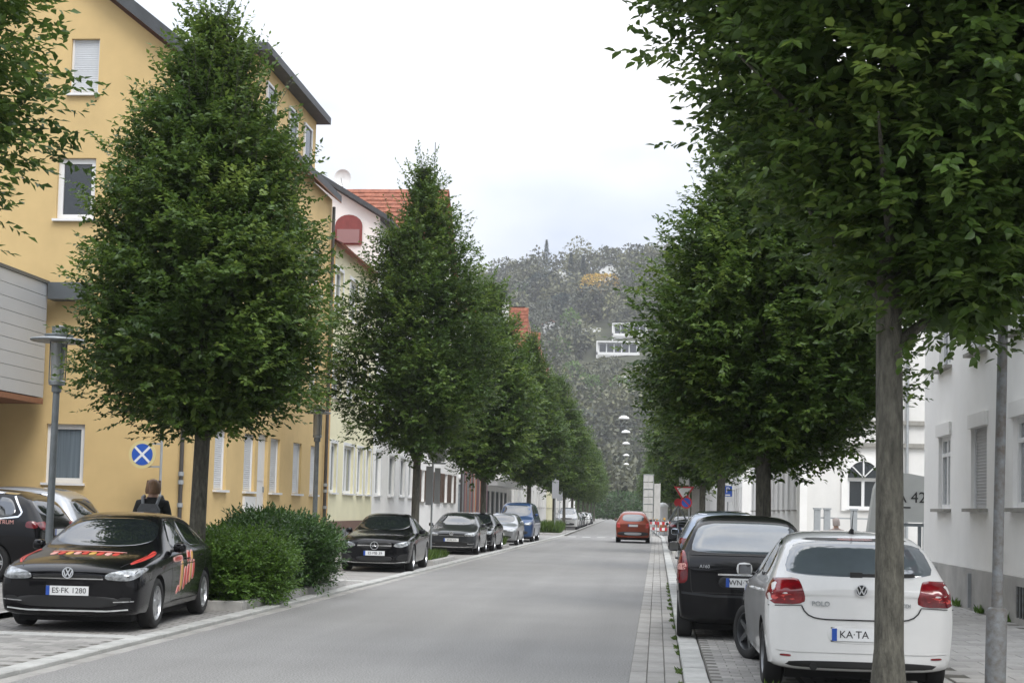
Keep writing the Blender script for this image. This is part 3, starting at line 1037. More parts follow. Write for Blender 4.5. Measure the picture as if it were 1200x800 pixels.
mb = MB().quad((-20, 98.5, 0), (XL-.6, 98.5, 0), (XL-.6, 98.5, 3.2), (-20, 98.5, 3.2))
pv.part(mb, 'wall', m_pole)

# ---- tall red-roofed houses showing above the left trees, one behind the other
def far_house(name, label, x, y0, y1, zw, zr, wall, roofmat, side, win=True, red_wall=False, depthx=11):
    h = House(name, label, (x, y0, WALK_L), None)
    s = 1 if side == 'L' else -1
    n = (s, 0, 0)
    ops = []
    if win:
        k = int((y1-y0)/3)
        for i in range(k):
            for z in np.arange(1.9, zw-2, 3.1):
                ops.append((1+i*3.0, float(z), 1.2, 1.6, dict(sill=m_stone, mull=1)))
    if s > 0:
        facade(h, (x, y0), (0, 1, 0), n, y1-y0, 0, zw, ops, wall)
    else:
        facade(h, (x, y1), (0, -1, 0), n, y1-y0, 0, zw, ops, wall)
    xb = x - s*depthx
    mb = MB().quad((min(x, xb), y0, 0), (max(x, xb), y0, 0), (max(x, xb), y0, zw), (min(x, xb), y0, zw))
    h.part(mb, 'wall', wall)
    if red_wall:      # steep tiled hip facing along the street
        tiled_roof(h, (min(x, xb)-.2, y0-.2, zw-.1), (depthx+.4, 0, 0), (0, 1.3, zr-zw), max(6, int((zr-zw)/.33)))
        mb = MB().add([(x+s*.2, y0-.2, zw-.1), (x+s*.2, y1, zw-.1), (x-s*1.0, y1, zr), (x-s*.12, y0+1.1, zr)], ((0, 1, 2, 3),))
        mb.add([(x-s*.12, y0+1.1, zr), (x-s*1.0, y1, zr), (xb, y1, zr), (xb, y0+1.1, zr)], ((0, 1, 2, 3),))
        h.part(mb, 'roof', roofmat)
    else:
        xm = (x+xb)/2
        mb = MB()
        mb.obox((x+s*.4, y0-.3, zw-.15), (xm-x-s*.4, 0, zr-zw+.15), (0, y1-y0+.6, 0), (0, 0, .2))
        mb.obox((xb-s*.4, y0-.3, zw-.15), (xm-xb+s*.4, 0, zr-zw+.15), (0, y1-y0+.6, 0), (0, 0, .2))
        h.part(mb, 'roof', roofmat)
        mb = MB().add([(x, y0, zw), (xb, y0, zw), (xm, y0, zr)], ((0, 1, 2),)).add([(x, y1, zw), (xb, y1, zw), (xm, y1, zr)], ((0, 1, 2),))
        h.part(mb, 'gable', wall)
    return h
far_house('tower_house', 'white house with a dark-capped square tower above the left tree row', bx(XL, 118), 118.6, 131, 14.5, 17, m_white_render2, m_roof_dark, 'L')
tw = House('stair_tower', 'slim white stair tower with dark pitched cap behind the trees', (-12.3, 116, WALK_L))
tw.part(MB().box(-13.8, -12.15, 115.8, 118.2, 0, 18.3), 'wall', m_white_render)
tw.part(MB().prism([(-14.2, 18.2), (-11.9, 18.2), (-11.9, 18.4), (-12.5, 19.1), (-14.2, 19.1)], (0, 115.4, 0), (1, 0, 0), (0, 0, 1), (0, 1, 0), 3.2), 'cap_roof', m_roof_dark)
tw.part(MB().box(-13.5, -12.6, 115.72, 115.78, 16, 17.6), 'window', m_pane)
far_house('red_hipped_house', 'house with steep orange-red tiled hip, nearest of three above the trees', bx(-11.5, 134), 134, 151, 15.2, 20.2, m_white_render2, m_red_tile, 'L', True, True)
far_house('red_hipped_house', 'smaller orange-red tiled hip in the middle of three above the trees', bx(-11.5, 153), 152.8, 170, 16.3, 20.2, m_white_render2, m_red_tile, 'L', True, True)
fh = far_house('red_dormer_house', 'far house with grey ridge and dark red dormer below the hill', bx(-12.2, 198), 196, 214, 17.0, 23.0, m_white_render2, m_roof_dark, 'L')
fh.part(MB().box(bx(-15.5, 198), bx(-12.6, 198), 194.5, 196.5, 17.5, 20.4), 'dormer', M('dark_red_timber', (.16, .03, .035), .7, var=.2))
for yy, w_ in ((171, 'cream'), (215, 'grey'), (245, 'white')):
    far_house('terrace_house', 'plain %s terrace house far along the left side of the street' % w_, bx(XL-.6, yy), yy, yy+24, 10.5, 14.5, {'cream': m_cream, 'grey': m_white_render2, 'white': m_white_render}[w_], m_red_tile, 'L')

# ---- right-hand side: white house with stone sills
hr = House('white_street_house', 'white rendered house with grey stone sills on the right pavement', (XR, 31.9, WALK_R))
ru = lambda y: 31.9-y
W_r = dict(sill=m_stone, sill_out=.14, sill_over=.1, mull=1, fw=.09, pane=m_pane_lace, lintel=m_white_render2, lintel_h=.24, transom=.72)
W_rs = dict(kind='shutter', sill=m_stone, sill_out=.14, sill_over=.1, shutmat=m_shutter_grey, lintel=m_white_render2, lintel_h=.24)
W_up = dict(sill=m_stone, sill_out=.14, sill_over=.1, mull=1, fw=.09, pane=m_pane_lace, transom=.72)
rops = [(ru(30.31), 1.86, 1.2, 1.42, W_r), (ru(27.23), 1.86, 1.28, 1.42, W_rs), (ru(24.08), 1.86, 1.3, 1.42, W_r), (ru(20.5), 1.86, 1.3, 1.42, W_r)]
for z in (4.62, 7.5):
    for y in (30.3, 27.2, 24.1, 20.5):
        rops.append((ru(y), z, 1.2, 1.5, W_up))
facade(hr, (XR, 31.9), (0, -1, 0), (-1, 0, 0), 20, 0, 11, rops, m_white_render, depth=.13)
cell = [(24.0, .75)]
mb = MB().box(XR-.05, XR-.003, 11.9, 22.9, 0, .80).box(XR-.05, XR-.003, 23.65, 31.9, 0, .80).box(XR-.05, XR-.003, 22.9, 23.65, 0, .18).box(XR-.05, XR-.003, 22.9, 23.65, .66, .80)
hr.part(mb, 'plinth', m_stone if False else M('worn_plinth', (.40, .39, .37), .9, var=.25, vscale=1.2, bump=.4, bscale=60))
cw_ = hr.part(MB().box(XR-.02, XR-.004, 22.9, 23.65, .18, .66), 'cellar_window', m_pane)
for i in range(4):
    hr.part(MB().box(XR-.06, XR-.045, 22.98+i*.18, 23.02+i*.18, .18, .66), 'grille_bar', m_pole_worn, cw_)
for y in (30.2, 26.9):
    hr.part(MB().box(XR-.11, XR-.05, y, y+.07, .12, .72), 'conduit', m_pole_light)
mb = MB().quad((XR, 31.9, 0), (XR+11, 31.9, 0), (XR+11, 31.9, 11), (XR, 31.9, 11))
hr.part(mb, 'wall', m_white_render)
mb = MB().obox((XR-.5, 11.5, 10.9), (5.5, 0, 4.2), (0, 20.8, 0), (0, 0, .2))
hr.part(mb, 'roof', m_red_tile)

# ---- pale house beyond the yard, its side wall with an arched window faces the camera
h2 = House('arched_window_house', 'cream-white house with arched window across the yard on the right', (5.5, 57, WALK_R))
wx0, wx1, wz0, wz1 = 7.12, 8.3, 1.98, 3.1
gable_wall(h2, 5.5, 18, 57, 0, lambda x: 10.5, [(wx0, wz0, wx1-wx0, wz1-wz0, dict(sill=m_white_frame, mull=1, fw=.09)), (11, wz0, 1.2, 1.6, dict(sill=m_white_frame, mull=1)), (7.12, 5.7, 1.2, 1.9, dict(sill=m_white_frame, mull=1, transom=.7)), (11, 5.7, 1.2, 1.9, dict(sill=m_white_frame, mull=1))], m_white_render2)
ra = (wx1-wx0)/2
archp = [(ra*math.cos(a), .62*math.sin(a)) for a in np.linspace(0, math.pi, 15)]
mb = MB().prism(archp, ((wx0+wx1)/2, 57.0, wz1+.04), (1, 0, 0), (0, 0, 1), (0, -1, 0), .03)
al = h2.part(mb, 'arched_light', m_pane)
for a in (.25, .5, .75):
    t = math.pi*a
    c0 = Vector(((wx0+wx1)/2, 56.96, wz1+.04))
    mb = MB().obox(c0+Vector((-.03, 0, 0)), (.06, 0, 0), (ra*math.cos(t), 0, .6*math.sin(t)), (0, -.03, 0))
    h2.part(mb, 'glazing_bar', m_white_frame, al)
ring = [((ra+.22)*math.cos(a), (.62+.22)*math.sin(a)) for a in np.linspace(0, math.pi, 15)]
mb = MB()
for i in range(14):
    a, b, c, d = archp[i], archp[i+1], ring[i+1], ring[i]
    f = lambda p, y: ((wx0+wx1)/2+p[0], y, wz1+.04+p[1])
    mb.quad(f(a, 56.93), f(d, 56.93), f(c, 56.93), f(b, 56.93))
    mb.quad(f(d, 56.93), f(d, 57), f(c, 57), f(c, 56.93))
    mb.quad(f(a, 56.93), f(b, 56.93), f(b, 57), f(a, 57))
h2.part(mb, 'arch_moulding', m_white_render)
for jx in (wx0-.22, wx1):
    h2.part(MB().box(jx, jx+.22, 56.93, 56.998, wz0-.1, wz1+.04), 'jamb', m_white_render)
for z, t_ in ((4.30, .16), (5.15, .16)):
    h2.part(MB().box(5.38, 18, 56.86, 56.999, z, z+t_), 'cornice', m_stone)
h2.part(MB().box(5.35, 5.62, 56.84, 56.998, 0, 4.29), 'corner_pilaster', m_white_render)
h2.part(MB().tube([(9.3, 56.9, 0), (9.3, 56.9, 10.3)], .06, 8), 'rain_pipe', m_pole_light, smooth=40)
facade(h2, (5.5, 73), (0, -1, 0), (-1, 0, 0), 16, 0, 10.5, [(1.2+i*2.7, z, 1.15, 1.9, dict(sill=m_stone, mull=1, surround=m_white_render)) for i in range(5) for z in (1.9, 5.7)], m_white_render2)
h2.part(MB().box(5.36, 5.498, 57, 73, 4.30, 4.46), 'cornice', m_stone)
h2.part(MB().obox((5.0, 56.5, 10.4), (6.5, 0, 4.2), (0, 17, 0), (0, 0, .2)), 'roof', m_red_tile)
# fence posts and rails between yard and street
for i, (x, h_) in enumerate(((6.0, 1.85), (6.88, 1.85), (7.75, 1.85))):
    pass
fn = thing('yard_fence', 'grey metal yard fence with thick posts below the arched window', 'fence', (6.0, 54.5, WALK_R))
for x in (-.35, .0, .95, 1.7, 2.6, 3.5):
    MB().box(x, x+.22, 0, .2, 0, 1.82).box(x-.03, x+.25, -.03, .23, 1.82, 1.88).build('post', m_pole_light, fn)
for z in (.3, 1.5):
    MB().box(-.3, 3.5, .08, .12, z, z+.05).build('rail', m_pole_light, fn)

for (y0, y1, lab, wm, zw, xo) in ((73.2, 90, 'white row house with plain windows behind the far right trees', m_white_render2, 9.5, 0), (101, 122, 'pale row house on the right just beyond the junction', m_white_render, 10.5, .2),
                              (122.2, 150, 'light grey row house far down the right side', m_white_render, 10.8, .2), (150.2, 190, 'long pale row house farthest on the right side', m_white_render2, 10, .4)):
    far_house('row_house', lab, bx(5.6+xo, y0), y0, y1, zw, zw+4, wm, m_red_tile, 'R')
# orange poster on the far right wall, seen below the trees
po = obj('orange_poster', MB().box(-.03, .03, 0, 4.0, 0, 1.6).mesh('orange_poster', M('poster_print', (.45, .17, .07), .6, var=.8, vscale=1.2, dark=(.30, .10, .12))), None, (5.30, 74.2, 1.5))
tag(po, 'faded orange and pink poster on the far right house wall', 'poster')

# ---- grey sign board with rounded top and the number 42, at the yard entrance
sb = thing('yard_sign', 'grey rounded sign board lettered A 42 at the yard entrance', 'sign', (5.2, 33.5, WALK_R))
m_board = M('sign_board_grey', (.43, .44, .42), .55, var=.06, vscale=2)
pl = [(-.70, .3), (-.58, 1.1), (-.42, 2.22), (-.30, 2.50), (-.1, 2.57), (.3, 2.57), (.7, 2.50), (1.0, 2.38), (1.0, 1.50), (-.30, 1.48), (-.36, .3)]
MB().prism(pl, (0, 0, 0), (1, 0, 0), (0, 0, 1), (0, 1, 0), .35).build('board', m_board, sb)
MB().box(-.30, 1.0, .05, .30, 1.40, 1.47).build('bottom_rail', m_pole, sb)
for x in (.55, .92):
    MB().box(x, x+.07, .12, .2, -.05, 1.4).build('leg', m_pole, sb)
m_letter = M('black_lettering', (.012, .012, .012), .5)
obj('lettering', text_mesh('42', .34, m_letter, .004), sb, (.53, -.006, 2.03), (R(90), 0, 0))
obj('lettering', text_mesh('A', .34, m_letter, .004), sb, (.16, -.006, 2.03), (R(90), 0, 0))
MB().box(.0, .36, -.008, 0, 1.80, 1.83).build('underline', m_letter, sb)
# ------------------------------------------------------------------ trees along the street
PROF_OVAL = [(0, .10), (.05, .60), (.14, .90), (.30, 1.0), (.45, .90), (.6, .70), (.75, .45), (.88, .19), (1, .02)]
PROF_BIG = [(0, .12), (.05, .26), (.12, .42), (.20, .60), (.28, .76), (.40, .95), (.52, 1.0), (.65, .93), (.78, .72), (.9, .42), (1, .12)]
def tree(name, label, loc, crown_me, trunk_me, rz=0., sc=1., group='hornbeam street trees'):
    t = thing(name, label, 'tree', loc, rz, group)
    t.scale = (sc, sc, sc)
    obj('trunk', trunk_me, t)
    obj('crown', crown_me, t, kind='stuff')
    return t
# nearest tree on the right, leaves readable one by one
c1, s1 = crown_mesh('crown', 11, 3.28, 10.8, 2.2, PROF_BIG, 380, 9500, 12, .105, .064, detailed=True, fill=9000, csig=.27, twl=(.30, .55), shoots=5, lump=.06, shift=lambda t: .18+.45*(1-t)**3)
k1 = trunk_mesh('trunk', 11, .122, 3.0, 9.6, 3.2, 10.0, 2.3, 16, s1)
tree('hornbeam_tree', 'large hornbeam in front of the white hatchback, its trunk crossing the car', (1.90, 12.4, 0), c1, k1, 0)
# first tree on the left
c2, s2 = crown_mesh('crown', 23, 2.75, 9.15, 1.95, PROF_OVAL, 360, 9000, 11, .10, .06, fill=9000, csig=.21, twl=(.24, .42), shoots=90, shoot_len=(.6, 1.25), lump=.07)
k2 = trunk_mesh('trunk', 23, .135, 2.8, 9.0, 2.9, 9.0, 1.9, 14, s2)
tree('hornbeam_tree', 'egg-shaped hornbeam in front of the yellow house, standing in the hedge island', (-7.08, 22.5, 0), c2, k2, .4)
# second on the right
c3, s3 = crown_mesh('crown', 37, 2.5, 9.3, 1.98, PROF_OVAL, 380, 9500, 11, .105, .064, fill=9000, csig=.23, twl=(.26, .46), shoots=80, shoot_len=(.7, 1.35), lump=.07, shift=lambda t: .15+.25*(1-t))
k3 = trunk_mesh('trunk', 37, .135, 2.5, 9.0, 2.6, 9.0, 2.2, 14, s3)
tree('hornbeam_tree', 'hornbeam behind the black compact car on the right', (1.78, 25.0, 0), c3, k3, 1.0)
# second on the left
c4, s4 = crown_mesh('crown', 41, 3.2, 11.6, 2.12, PROF_OVAL, 340, 7500, 10, .115, .07, fill=7000, csig=.23, twl=(.26, .46), shoots=80, shoot_len=(.6, 1.3), lump=.09)
k4 = trunk_mesh('trunk', 41, .125, 3.2, 10.6, 3.3, 10.6, 2.0, 14, s4)
tree('hornbeam_tree', 'tall pointed hornbeam standing behind the black saloon on the left', (-7.05, 43.1, 0), c4, k4, 2.2)
# a nearer tree whose crown only just enters at the upper left
tree('hornbeam_tree', 'hornbeam whose leaves hang in at the upper left corner', (-8.75, 13.6, .5), c2, k2, 2.6, 1.2)
# the rest of the two rows
c5, s5 = crown_mesh('crown', 53, 3.0, 10.7, 1.95, PROF_OVAL, 300, 4200, 8, .16, .10, fill=5000, csig=.25, twl=(.3, .5), shoots=60, shoot_len=(.6, 1.2), lump=.1)
k5 = trunk_mesh('trunk', 53, .13, 3.0, 10.4, 3.2, 10.4, 2.0, 10, s5)
c6, s6 = crown_mesh('crown', 67, 2.9, 10.5, 1.98, PROF_OVAL, 300, 4000, 8, .165, .105, fill=5000, csig=.27, twl=(.3, .5), shoots=60, shoot_len=(.6, 1.2), lump=.1)
k6 = trunk_mesh('trunk', 67, .13, 3.0, 10.0, 3.0, 10.2, 2.0, 10, s6)
ordn = ['third', 'fourth', 'fifth', 'sixth', 'seventh', 'eighth', 'ninth', 'tenth', 'eleventh', 'twelfth', 'thirteenth', 'fourteenth']
g = random.Random(5)
for i, y in enumerate((60.3, 81.5, 105, 122, 139, 157, 175, 194, 213, 233)):
    tree('hornbeam_tree', '%s hornbeam of the left row counting from the yellow house' % ordn[i], (bx(-7.05, y), y, 0), c5 if i % 2 else c6, k5 if i % 2 else k6, g.uniform(0, 6), g.uniform(.96, 1.04))
for i, y in enumerate((43.0, 60.0, 77.5, 108, 126, 145, 164, 184, 204, 225)):
    tree('hornbeam_tree', '%s hornbeam of the right row counting from the camera' % ordn[i], (bx(1.8, y), y, 0), c6 if i % 2 else c5, k6 if i % 2 else k5, g.uniform(0, 6), g.uniform(.97, 1.05) if i < 2 else g.uniform(.86, .94))

# drooping leafy branch in front of the right lamp post, part of the nearest tree's row
def spray(seed, path, per_twig, nt, Ln, Wd, spread=.1):
    gg = np.random.default_rng(seed)
    path = np.array(path, float)
    u = gg.random(nt)*(len(path)-1)
    i = np.minimum(u.astype(int), len(path)-2)
    f = (u-i)[:, None]
    tp = path[i]*(1-f)+path[i+1]*f+gg.normal(0, spread*.4, (nt, 3))
    td = norm(path[i+1]-path[i]+gg.normal(0, .12, (nt, 3))*2)
    P, D, N = twig_leaves(gg, tp, td, gg.uniform(.12, .25, nt), per_twig, .35, .35)
    return leaf_mesh('leafy_branch', P, D, N, Ln*gg.uniform(.7, 1.15, len(P)), Wd, gg.normal(.45, .15, len(P)), m_leaf, True)
near = [o for o in bpy.data.objects if o.name == 'hornbeam_tree'][0]
pth = [(.3, -.2, 3.9), (.55, .15, 3.55), (.65, .25, 3.35), (.75, .25, 3.2), (.95, .25, 3.12), (1.1, .2, 3.18)]
obj('hanging_branch', spray(5, pth, 6, 34, .085, .05), near, kind='stuff')
sp = MB()
sp.tube(pth, [.012, .01, .008, .006, .005, .003], 5).build('branch_stem', m_bark, near)

# ------------------------------------------------------------------ planted islands, hedges, grass
def island(name, label, x0, x1, y0, y1, h=.14, z=BAY_L):
    t = thing(name, label, 'planter', ((x0+x1)/2, (y0+y1)/2, z))
    w, l = (x1-x0)/2, (y1-y0)/2
    e = .14
    for (a, b, c, d) in ((-w, w, -l, -l+e), (-w, w, l-e, l), (-w, -w+e, -l+e+.004, l-e-.004), (w-e, w, -l+e+.004, l-e-.004)):
        long_x = (b-a) > (d-c)
        n = max(1, round(((b-a) if long_x else (d-c))/1.0))
        for i in range(n):
            if long_x:
                q = MB().add(*bevel_box(a+(b-a)*i/n+.004, a+(b-a)*(i+1)/n-.004, c, d, -.05, h))
            else:
                q = MB().add(*bevel_box(a, b, c+(d-c)*i/n+.004, c+(d-c)*(i+1)/n-.004, -.05, h))
            q.build('edge_stone', m_concrete, t)
    MB().box(-w+e-.01, w-e+.01, -l+e-.01, l-e+.01, -.05, h-.03).build('soil', m_soil, t)
    return t
def bevel_box(x0, x1, y0, y1, z0, z1, b=.015):
    vs = [(x0, y0, z0), (x1, y0, z0), (x1, y1, z0), (x0, y1, z0), (x0, y0, z1-b), (x1, y0, z1-b), (x1, y1, z1-b), (x0, y1, z1-b),
          (x0+b, y0+b, z1), (x1-b, y0+b, z1), (x1-b, y1-b, z1), (x0+b, y1-b, z1)]
    return vs, ((0, 1, 5, 4), (1, 2, 6, 5), (2, 3, 7, 6), (3, 0, 4, 7), (4, 5, 9, 8), (5, 6, 10, 9), (6, 7, 11, 10), (7, 4, 8, 11), (8, 9, 10, 11))
island('planted_island', 'concrete-edged planted island holding the hedge beside the black car', -8.4, -6.16, 21.9, 29.4)
island('planted_island', 'small kerbed island behind the black saloon on the left', -8.0, -6.16, 41.0, 45.4)
island('planted_island', 'kerbed island between the dark cars and the small silver car', -8.0, -6.16, 60.0, 62.4)
island('planted_island', 'weedy island at the junction before the far white cars', -8.4, -6.16, 96.0, 101.0)
island('planted_island', 'kerbed grass island behind the black compact car on the right', .62, 2.6, 24.2, 26.2, .1, BAY_R)
island('planted_island', 'second kerbed grass island along the right kerb', .62, 2.6, 41.5, 44.2, .1, BAY_R)
island('planted_island', 'third kerbed grass island in front of the far dark car', .62, 2.6, 58.2, 62, .1, BAY_R)

def bush(name, label, loc, ext, n_tw, per, Ln, Wd, mat, seed, power=2.6, top=.6, group=None):
    """a rounded hedge body: twigs spread over and inside a superellipsoid of half sizes ext"""
    gg = np.random.default_rng(seed)
    t = thing(name, label, 'shrub', loc, 0, group)
    d = norm(gg.normal(0, 1, (n_tw, 3)))
    d[:, 2] = np.where(gg.random(n_tw) < .38, -gg.random(n_tw)*.95, np.abs(d[:, 2]))
    s = (np.abs(d[:, 0])**power+np.abs(d[:, 1])**power+np.abs(d[:, 2])**power)**(-1/power)
    rho = .55+.45*gg.random(n_tw)**.5
    lumps = 1+.13*np.sin(d[:, 0]*5+seed)*np.sin(d[:, 1]*4+1.3)+.10*np.sin(d[:, 1]*9+seed)+.07*np.sin(d[:, 2]*7+d[:, 0]*8)+gg.normal(0, .06, n_tw)
    p = d*s[:, None]*rho[:, None]*lumps[:, None]*np.array(ext)
    p[:, 2] = np.maximum(p[:, 2]+ext[2], .02)
    td = norm(d+np.array([0, 0, top])+gg.normal(0, .4, (n_tw, 3)))
    P, D, N = twig_leaves(gg, p, td, gg.uniform(.12, .3, n_tw), per, .4, .1)
    me = leaf_mesh('foliage', P, D, N, Ln*gg.uniform(.7, 1.2, len(P)), Wd, gg.normal(.45, .17, len(P))+np.repeat(gg.normal(0, .1, n_tw), per), mat)
    obj('foliage', me, t, kind='stuff')
    mb = MB()
    for i in range(26):
        q = p[gg.integers(0, n_tw)]
        b = (q[0]*.35, q[1]*.5, -.02)
        mb.tube([b, (q[0]*.6, q[1]*.7, q[2]*.5), tuple(q)], [.016, .011, .004], 5)
    mb.build('stem', m_twig, t)
    return t
bush('hedge_shrub', 'clipped light green hedge at the front of the island beside the black car', (-6.75, 23.5, .12), (.70, 1.35, .46), 6500, 9, .058, .034, m_leaf_light, 3, 3.2)
bush('hedge_shrub', 'taller dark glossy shrub behind the light green hedge', (-6.95, 26.6, .12), (.95, 2.0, .60), 5200, 9, .095, .038, m_leaf_dark, 9, 2.4, .9)

def grass_patch(name, label, cat, loc, rx, ry, n, hgt, seed, mat=m_grass, wd=.012, flat=.35):
    gg = np.random.default_rng(seed)
    p = np.stack([gg.uniform(-rx, rx, n), gg.uniform(-ry, ry, n), np.zeros(n)], 1)
    d = norm(np.stack([gg.normal(0, flat, n), gg.normal(0, flat, n), np.ones(n)], 1))
    nn = norm(gg.normal(0, 1, (n, 3)))
    h = hgt*gg.uniform(.4, 1.2, n)
    me = leaf_mesh(name, p, d, nn, h, wd*gg.uniform(.7, 1.6, n), gg.normal(.5, .2, n), mat)
    o = obj(name, me, None, loc, kind='stuff', label=label, category=cat)
    return o
grass_patch('island_grass', 'short grass and weeds in the island behind the black saloon', 'grass', (-7.08, 43.2, .13), .75, 1.9, 2200, .28, 1, wd=.03)
grass_patch('island_grass', 'weeds in the island before the small silver car', 'grass', (-7.08, 61.2, .13), .75, .95, 1400, .45, 2, wd=.045)
grass_patch('island_grass', 'tall weeds in the junction island', 'grass', (-7.28, 98.5, .13), .95, 2.2, 2200, .8, 3, wd=.06)
grass_patch('island_grass', 'grass in the island behind the black compact car', 'grass', (1.61, 25.2, .12), .8, .8, 2200, .22, 4, wd=.02)
grass_patch('island_grass', 'grass in the second right-hand island', 'grass', (1.61, 42.85, .12), .8, 1.15, 2000, .25, 5, wd=.03)
grass_patch('island_grass', 'grass in the third right-hand island', 'grass', (1.61, 60.1, .12), .8, 1.7, 1800, .25, 6, wd=.03)
grass_patch('tree_pit_weeds', 'broad-leaved weeds at the foot of the nearest right tree', 'weeds', (1.55, 12.9, .06), .50, .3, 260, .10, 8, m_leaf_light, .04, .9)
grass_patch('tree_pit_weeds', 'thin leafy weed beside the rear wheel of the white car', 'weeds', (1.02, 13.3, .06), .05, .05, 14, .2, 9, m_leaf_light, .025, .5)
gg_ = random.Random(4)
for i in range(16):
    y = 14.6+i*1.35+gg_.uniform(-.4, .4)
    grass_patch('kerb_weeds', 'tufts of weeds growing along the right-hand gutter joint', 'weeds', (.275+gg_.uniform(-.02, .02), y, .0), .03, .12+gg_.random()*.2, 46, .06, 20+i, m_grass, .016, .8)['group'] = 'weeds in the right gutter'
for i in range(5):
    y = 22.2+i*1.9
    grass_patch('wall_weeds', 'small weeds at the foot of the right house plinth', 'weeds', (XR-.1, y, WALK_R), .05, .2, 50, .16, 60+i, m_leaf_light, .03, .6)['group'] = 'weeds along the right plinth'
# the street goes on behind the camera: more of both tree rows (seen in the cars' paint and glass)
for i, (x, y) in enumerate(((-7.1, -6.0), (-7.1, -25.0), (-7.1, -44.0), (1.8, -7.5), (1.8, -26.0), (1.8, -45.0))):
    tree('hornbeam_tree', '%s hornbeam of the %s row behind the viewpoint, reflected in the car windows' % (['nearest', 'second', 'third'][i % 3], 'left' if i < 3 else 'right'), (x, y, 0), c5 if i % 2 else c6, k5 if i % 2 else k6, g.uniform(0, 6), 1.0)
# ------------------------------------------------------------------ cars
def paint_mat(name, col, rough=.28, metal=0., coat=1., dirt=.12):
    m = M(name, col, rough, metal, coat=coat, var=dirt, vscale=2.2, spec=.15)
    return m
m_black = paint_mat('black_paint', (.004, .004, .005), .2, coat=.6)
m_black2 = paint_mat('black_metallic_paint', (.007, .007, .008), .3, .2, coat=.6)
m_whitep = paint_mat('white_paint', (.70, .70, .685), .3, dirt=.06)
m_silverp = paint_mat('silver_paint', (.36, .37, .38), .3, .75)
m_greyp = paint_mat('anthracite_paint', (.045, .048, .052), .3, .5)
m_bluep = paint_mat('blue_paint', (.03, .07, .17), .3, .3)
m_redp = paint_mat('copper_red_paint', (.25, .045, .018), .3, .35)
m_glass = M('car_glass', (.010, .013, .015), .03, spec=.75)
m_glass_tint = M('car_glass_light', (.10, .12, .135), .05, spec=.9, var=.2, vscale=1.5)
for _m in (m_glass, m_glass_tint):
    _m.node_tree.nodes['Principled BSDF'].inputs['IOR'].default_value = 2.3
    _m.node_tree.nodes['Principled BSDF'].inputs['Specular IOR Level'].default_value = .5
m_trim = M('black_trim', (.012, .012, .012), .45)
m_rubber = M('tyre_rubber', (.018, .018, .018), .85, bump=.3, bscale=90)
m_rim = M('alloy_rim', (.50, .51, .52), .3, .85)
m_rimd = M('dark_alloy_rim', (.16, .165, .17), .35, .8)
m_brake = M('brake_dark', (.03, .028, .027), .6, .4)
m_chrome = M('chrome', (.75, .76, .77), .12, 1.0)
m_emblem = M('emblem_silver', (.62, .63, .64), .3, .6)
m_hlight = M('headlight_lens', (.42, .44, .45), .08, .35, spec=.9, var=.5, vscale=16, dark=(.08, .085, .09))
m_tlight = M('taillight_lens', (.22, .006, .010), .12, spec=.8, var=.35, vscale=9, dark=(.07, .002, .006))
m_tlight_b = M('taillight_bright', (.60, .06, .05), .12, spec=.8, var=.2, vscale=14)
m_plate = M('number_plate_white', (.74, .75, .75), .4)
m_plate_blue = M('number_plate_blue', (.02, .08, .38), .4)
m_plate_black = M('number_plate_black', (.01, .01, .012), .5)
m_under = M('underbody', (.012, .012, .012), .9)
m_red_decal = M('red_decal', (.55, .05, .035), .4)
m_pink_decal = M('pink_decal', (.70, .36, .32), .4)
m_yel_decal = M('yellow_decal', (.62, .36, .08), .4)
MATS = dict(glass=m_glass, tint=m_glass_tint, trim=m_trim, chrome=m_chrome, hl=m_hlight, tl=m_tlight, tlb=m_tlight_b, rim=m_rim, white=m_plate, red=m_red_decal, pink=m_pink_decal, yel=m_yel_decal, wline=m_pink_decal)

def raw_body(sp):
    bm = bmesh.new()
    cr = bm.edges.layers.float.new('crease_edge')
    rows = []
    Lh = sp['L']/2
    for (s, w, zu, zsh, tw, zt) in sp['st']:
        zm = zu+(zsh-zu)*.52
        half = [(0, zu), (w*.78, zu), (w*.95, zu+.06), (w, zm), (w*.985, zsh-.075), (w*.94, zsh), (tw, zt-.04), (tw*.62, zt-.004), (0, zt+.006)]
        pts = half + [(-x, z) for x, z in reversed(half[1:-1])]
        rows.append([bm.verts.new((x, Lh-s, z)) for x, z in pts])
    n = len(rows[0])
    for a, b in zip(rows[:-1], rows[1:]):
        for i in range(n):
            bm.faces.new((a[i], a[(i+1) % n], b[(i+1) % n], b[i]))
    for r, fl in ((rows[0], False), (rows[-1], True)):
        fs = [(0, 1, 15)] + [(i, i+1, 15-i, 16-i) for i in range(1, 7)] + [(7, 8, 9)]
        for f in fs:
            q = [r[i] for i in f]
            bm.faces.new(q if fl else list(reversed(q)))
    for a, b in zip(rows[:-1], rows[1:]):
        for i, c in ((5, .45), (11, .45), (2, .5), (14, .5), (6, .25), (10, .25)):
            e = bm.edges.get((a[i], b[i]))
            if e:
                e[cr] = c
    for ri, c in sp.get('crease_rows', ()):
        r = rows[ri]
        for i in range(n):
            if i in (5, 6, 7, 8, 9, 10):
                e = bm.edges.get((r[i], r[(i+1) % n]))
                if e:
                    e[cr] = c
    bmesh.ops.recalc_face_normals(bm, faces=bm.faces)
    me = bpy.data.meshes.new('raw')
    bm.to_mesh(me)
    bm.free()
    return me

def evaluated(me, mods):
    o = bpy.data.objects.new('tmp', me)
    COL.objects.link(o)
    for kind, kw in mods:
        md = o.modifiers.new(kind, kind)
        for k, v in kw.items():
            setattr(md, k, v)
    dg = bpy.context.evaluated_depsgraph_get()
    dg.update()
    r = bpy.data.meshes.new_from_object(o.evaluated_get(dg))
    bpy.data.objects.remove(o, do_unlink=True)
    return r

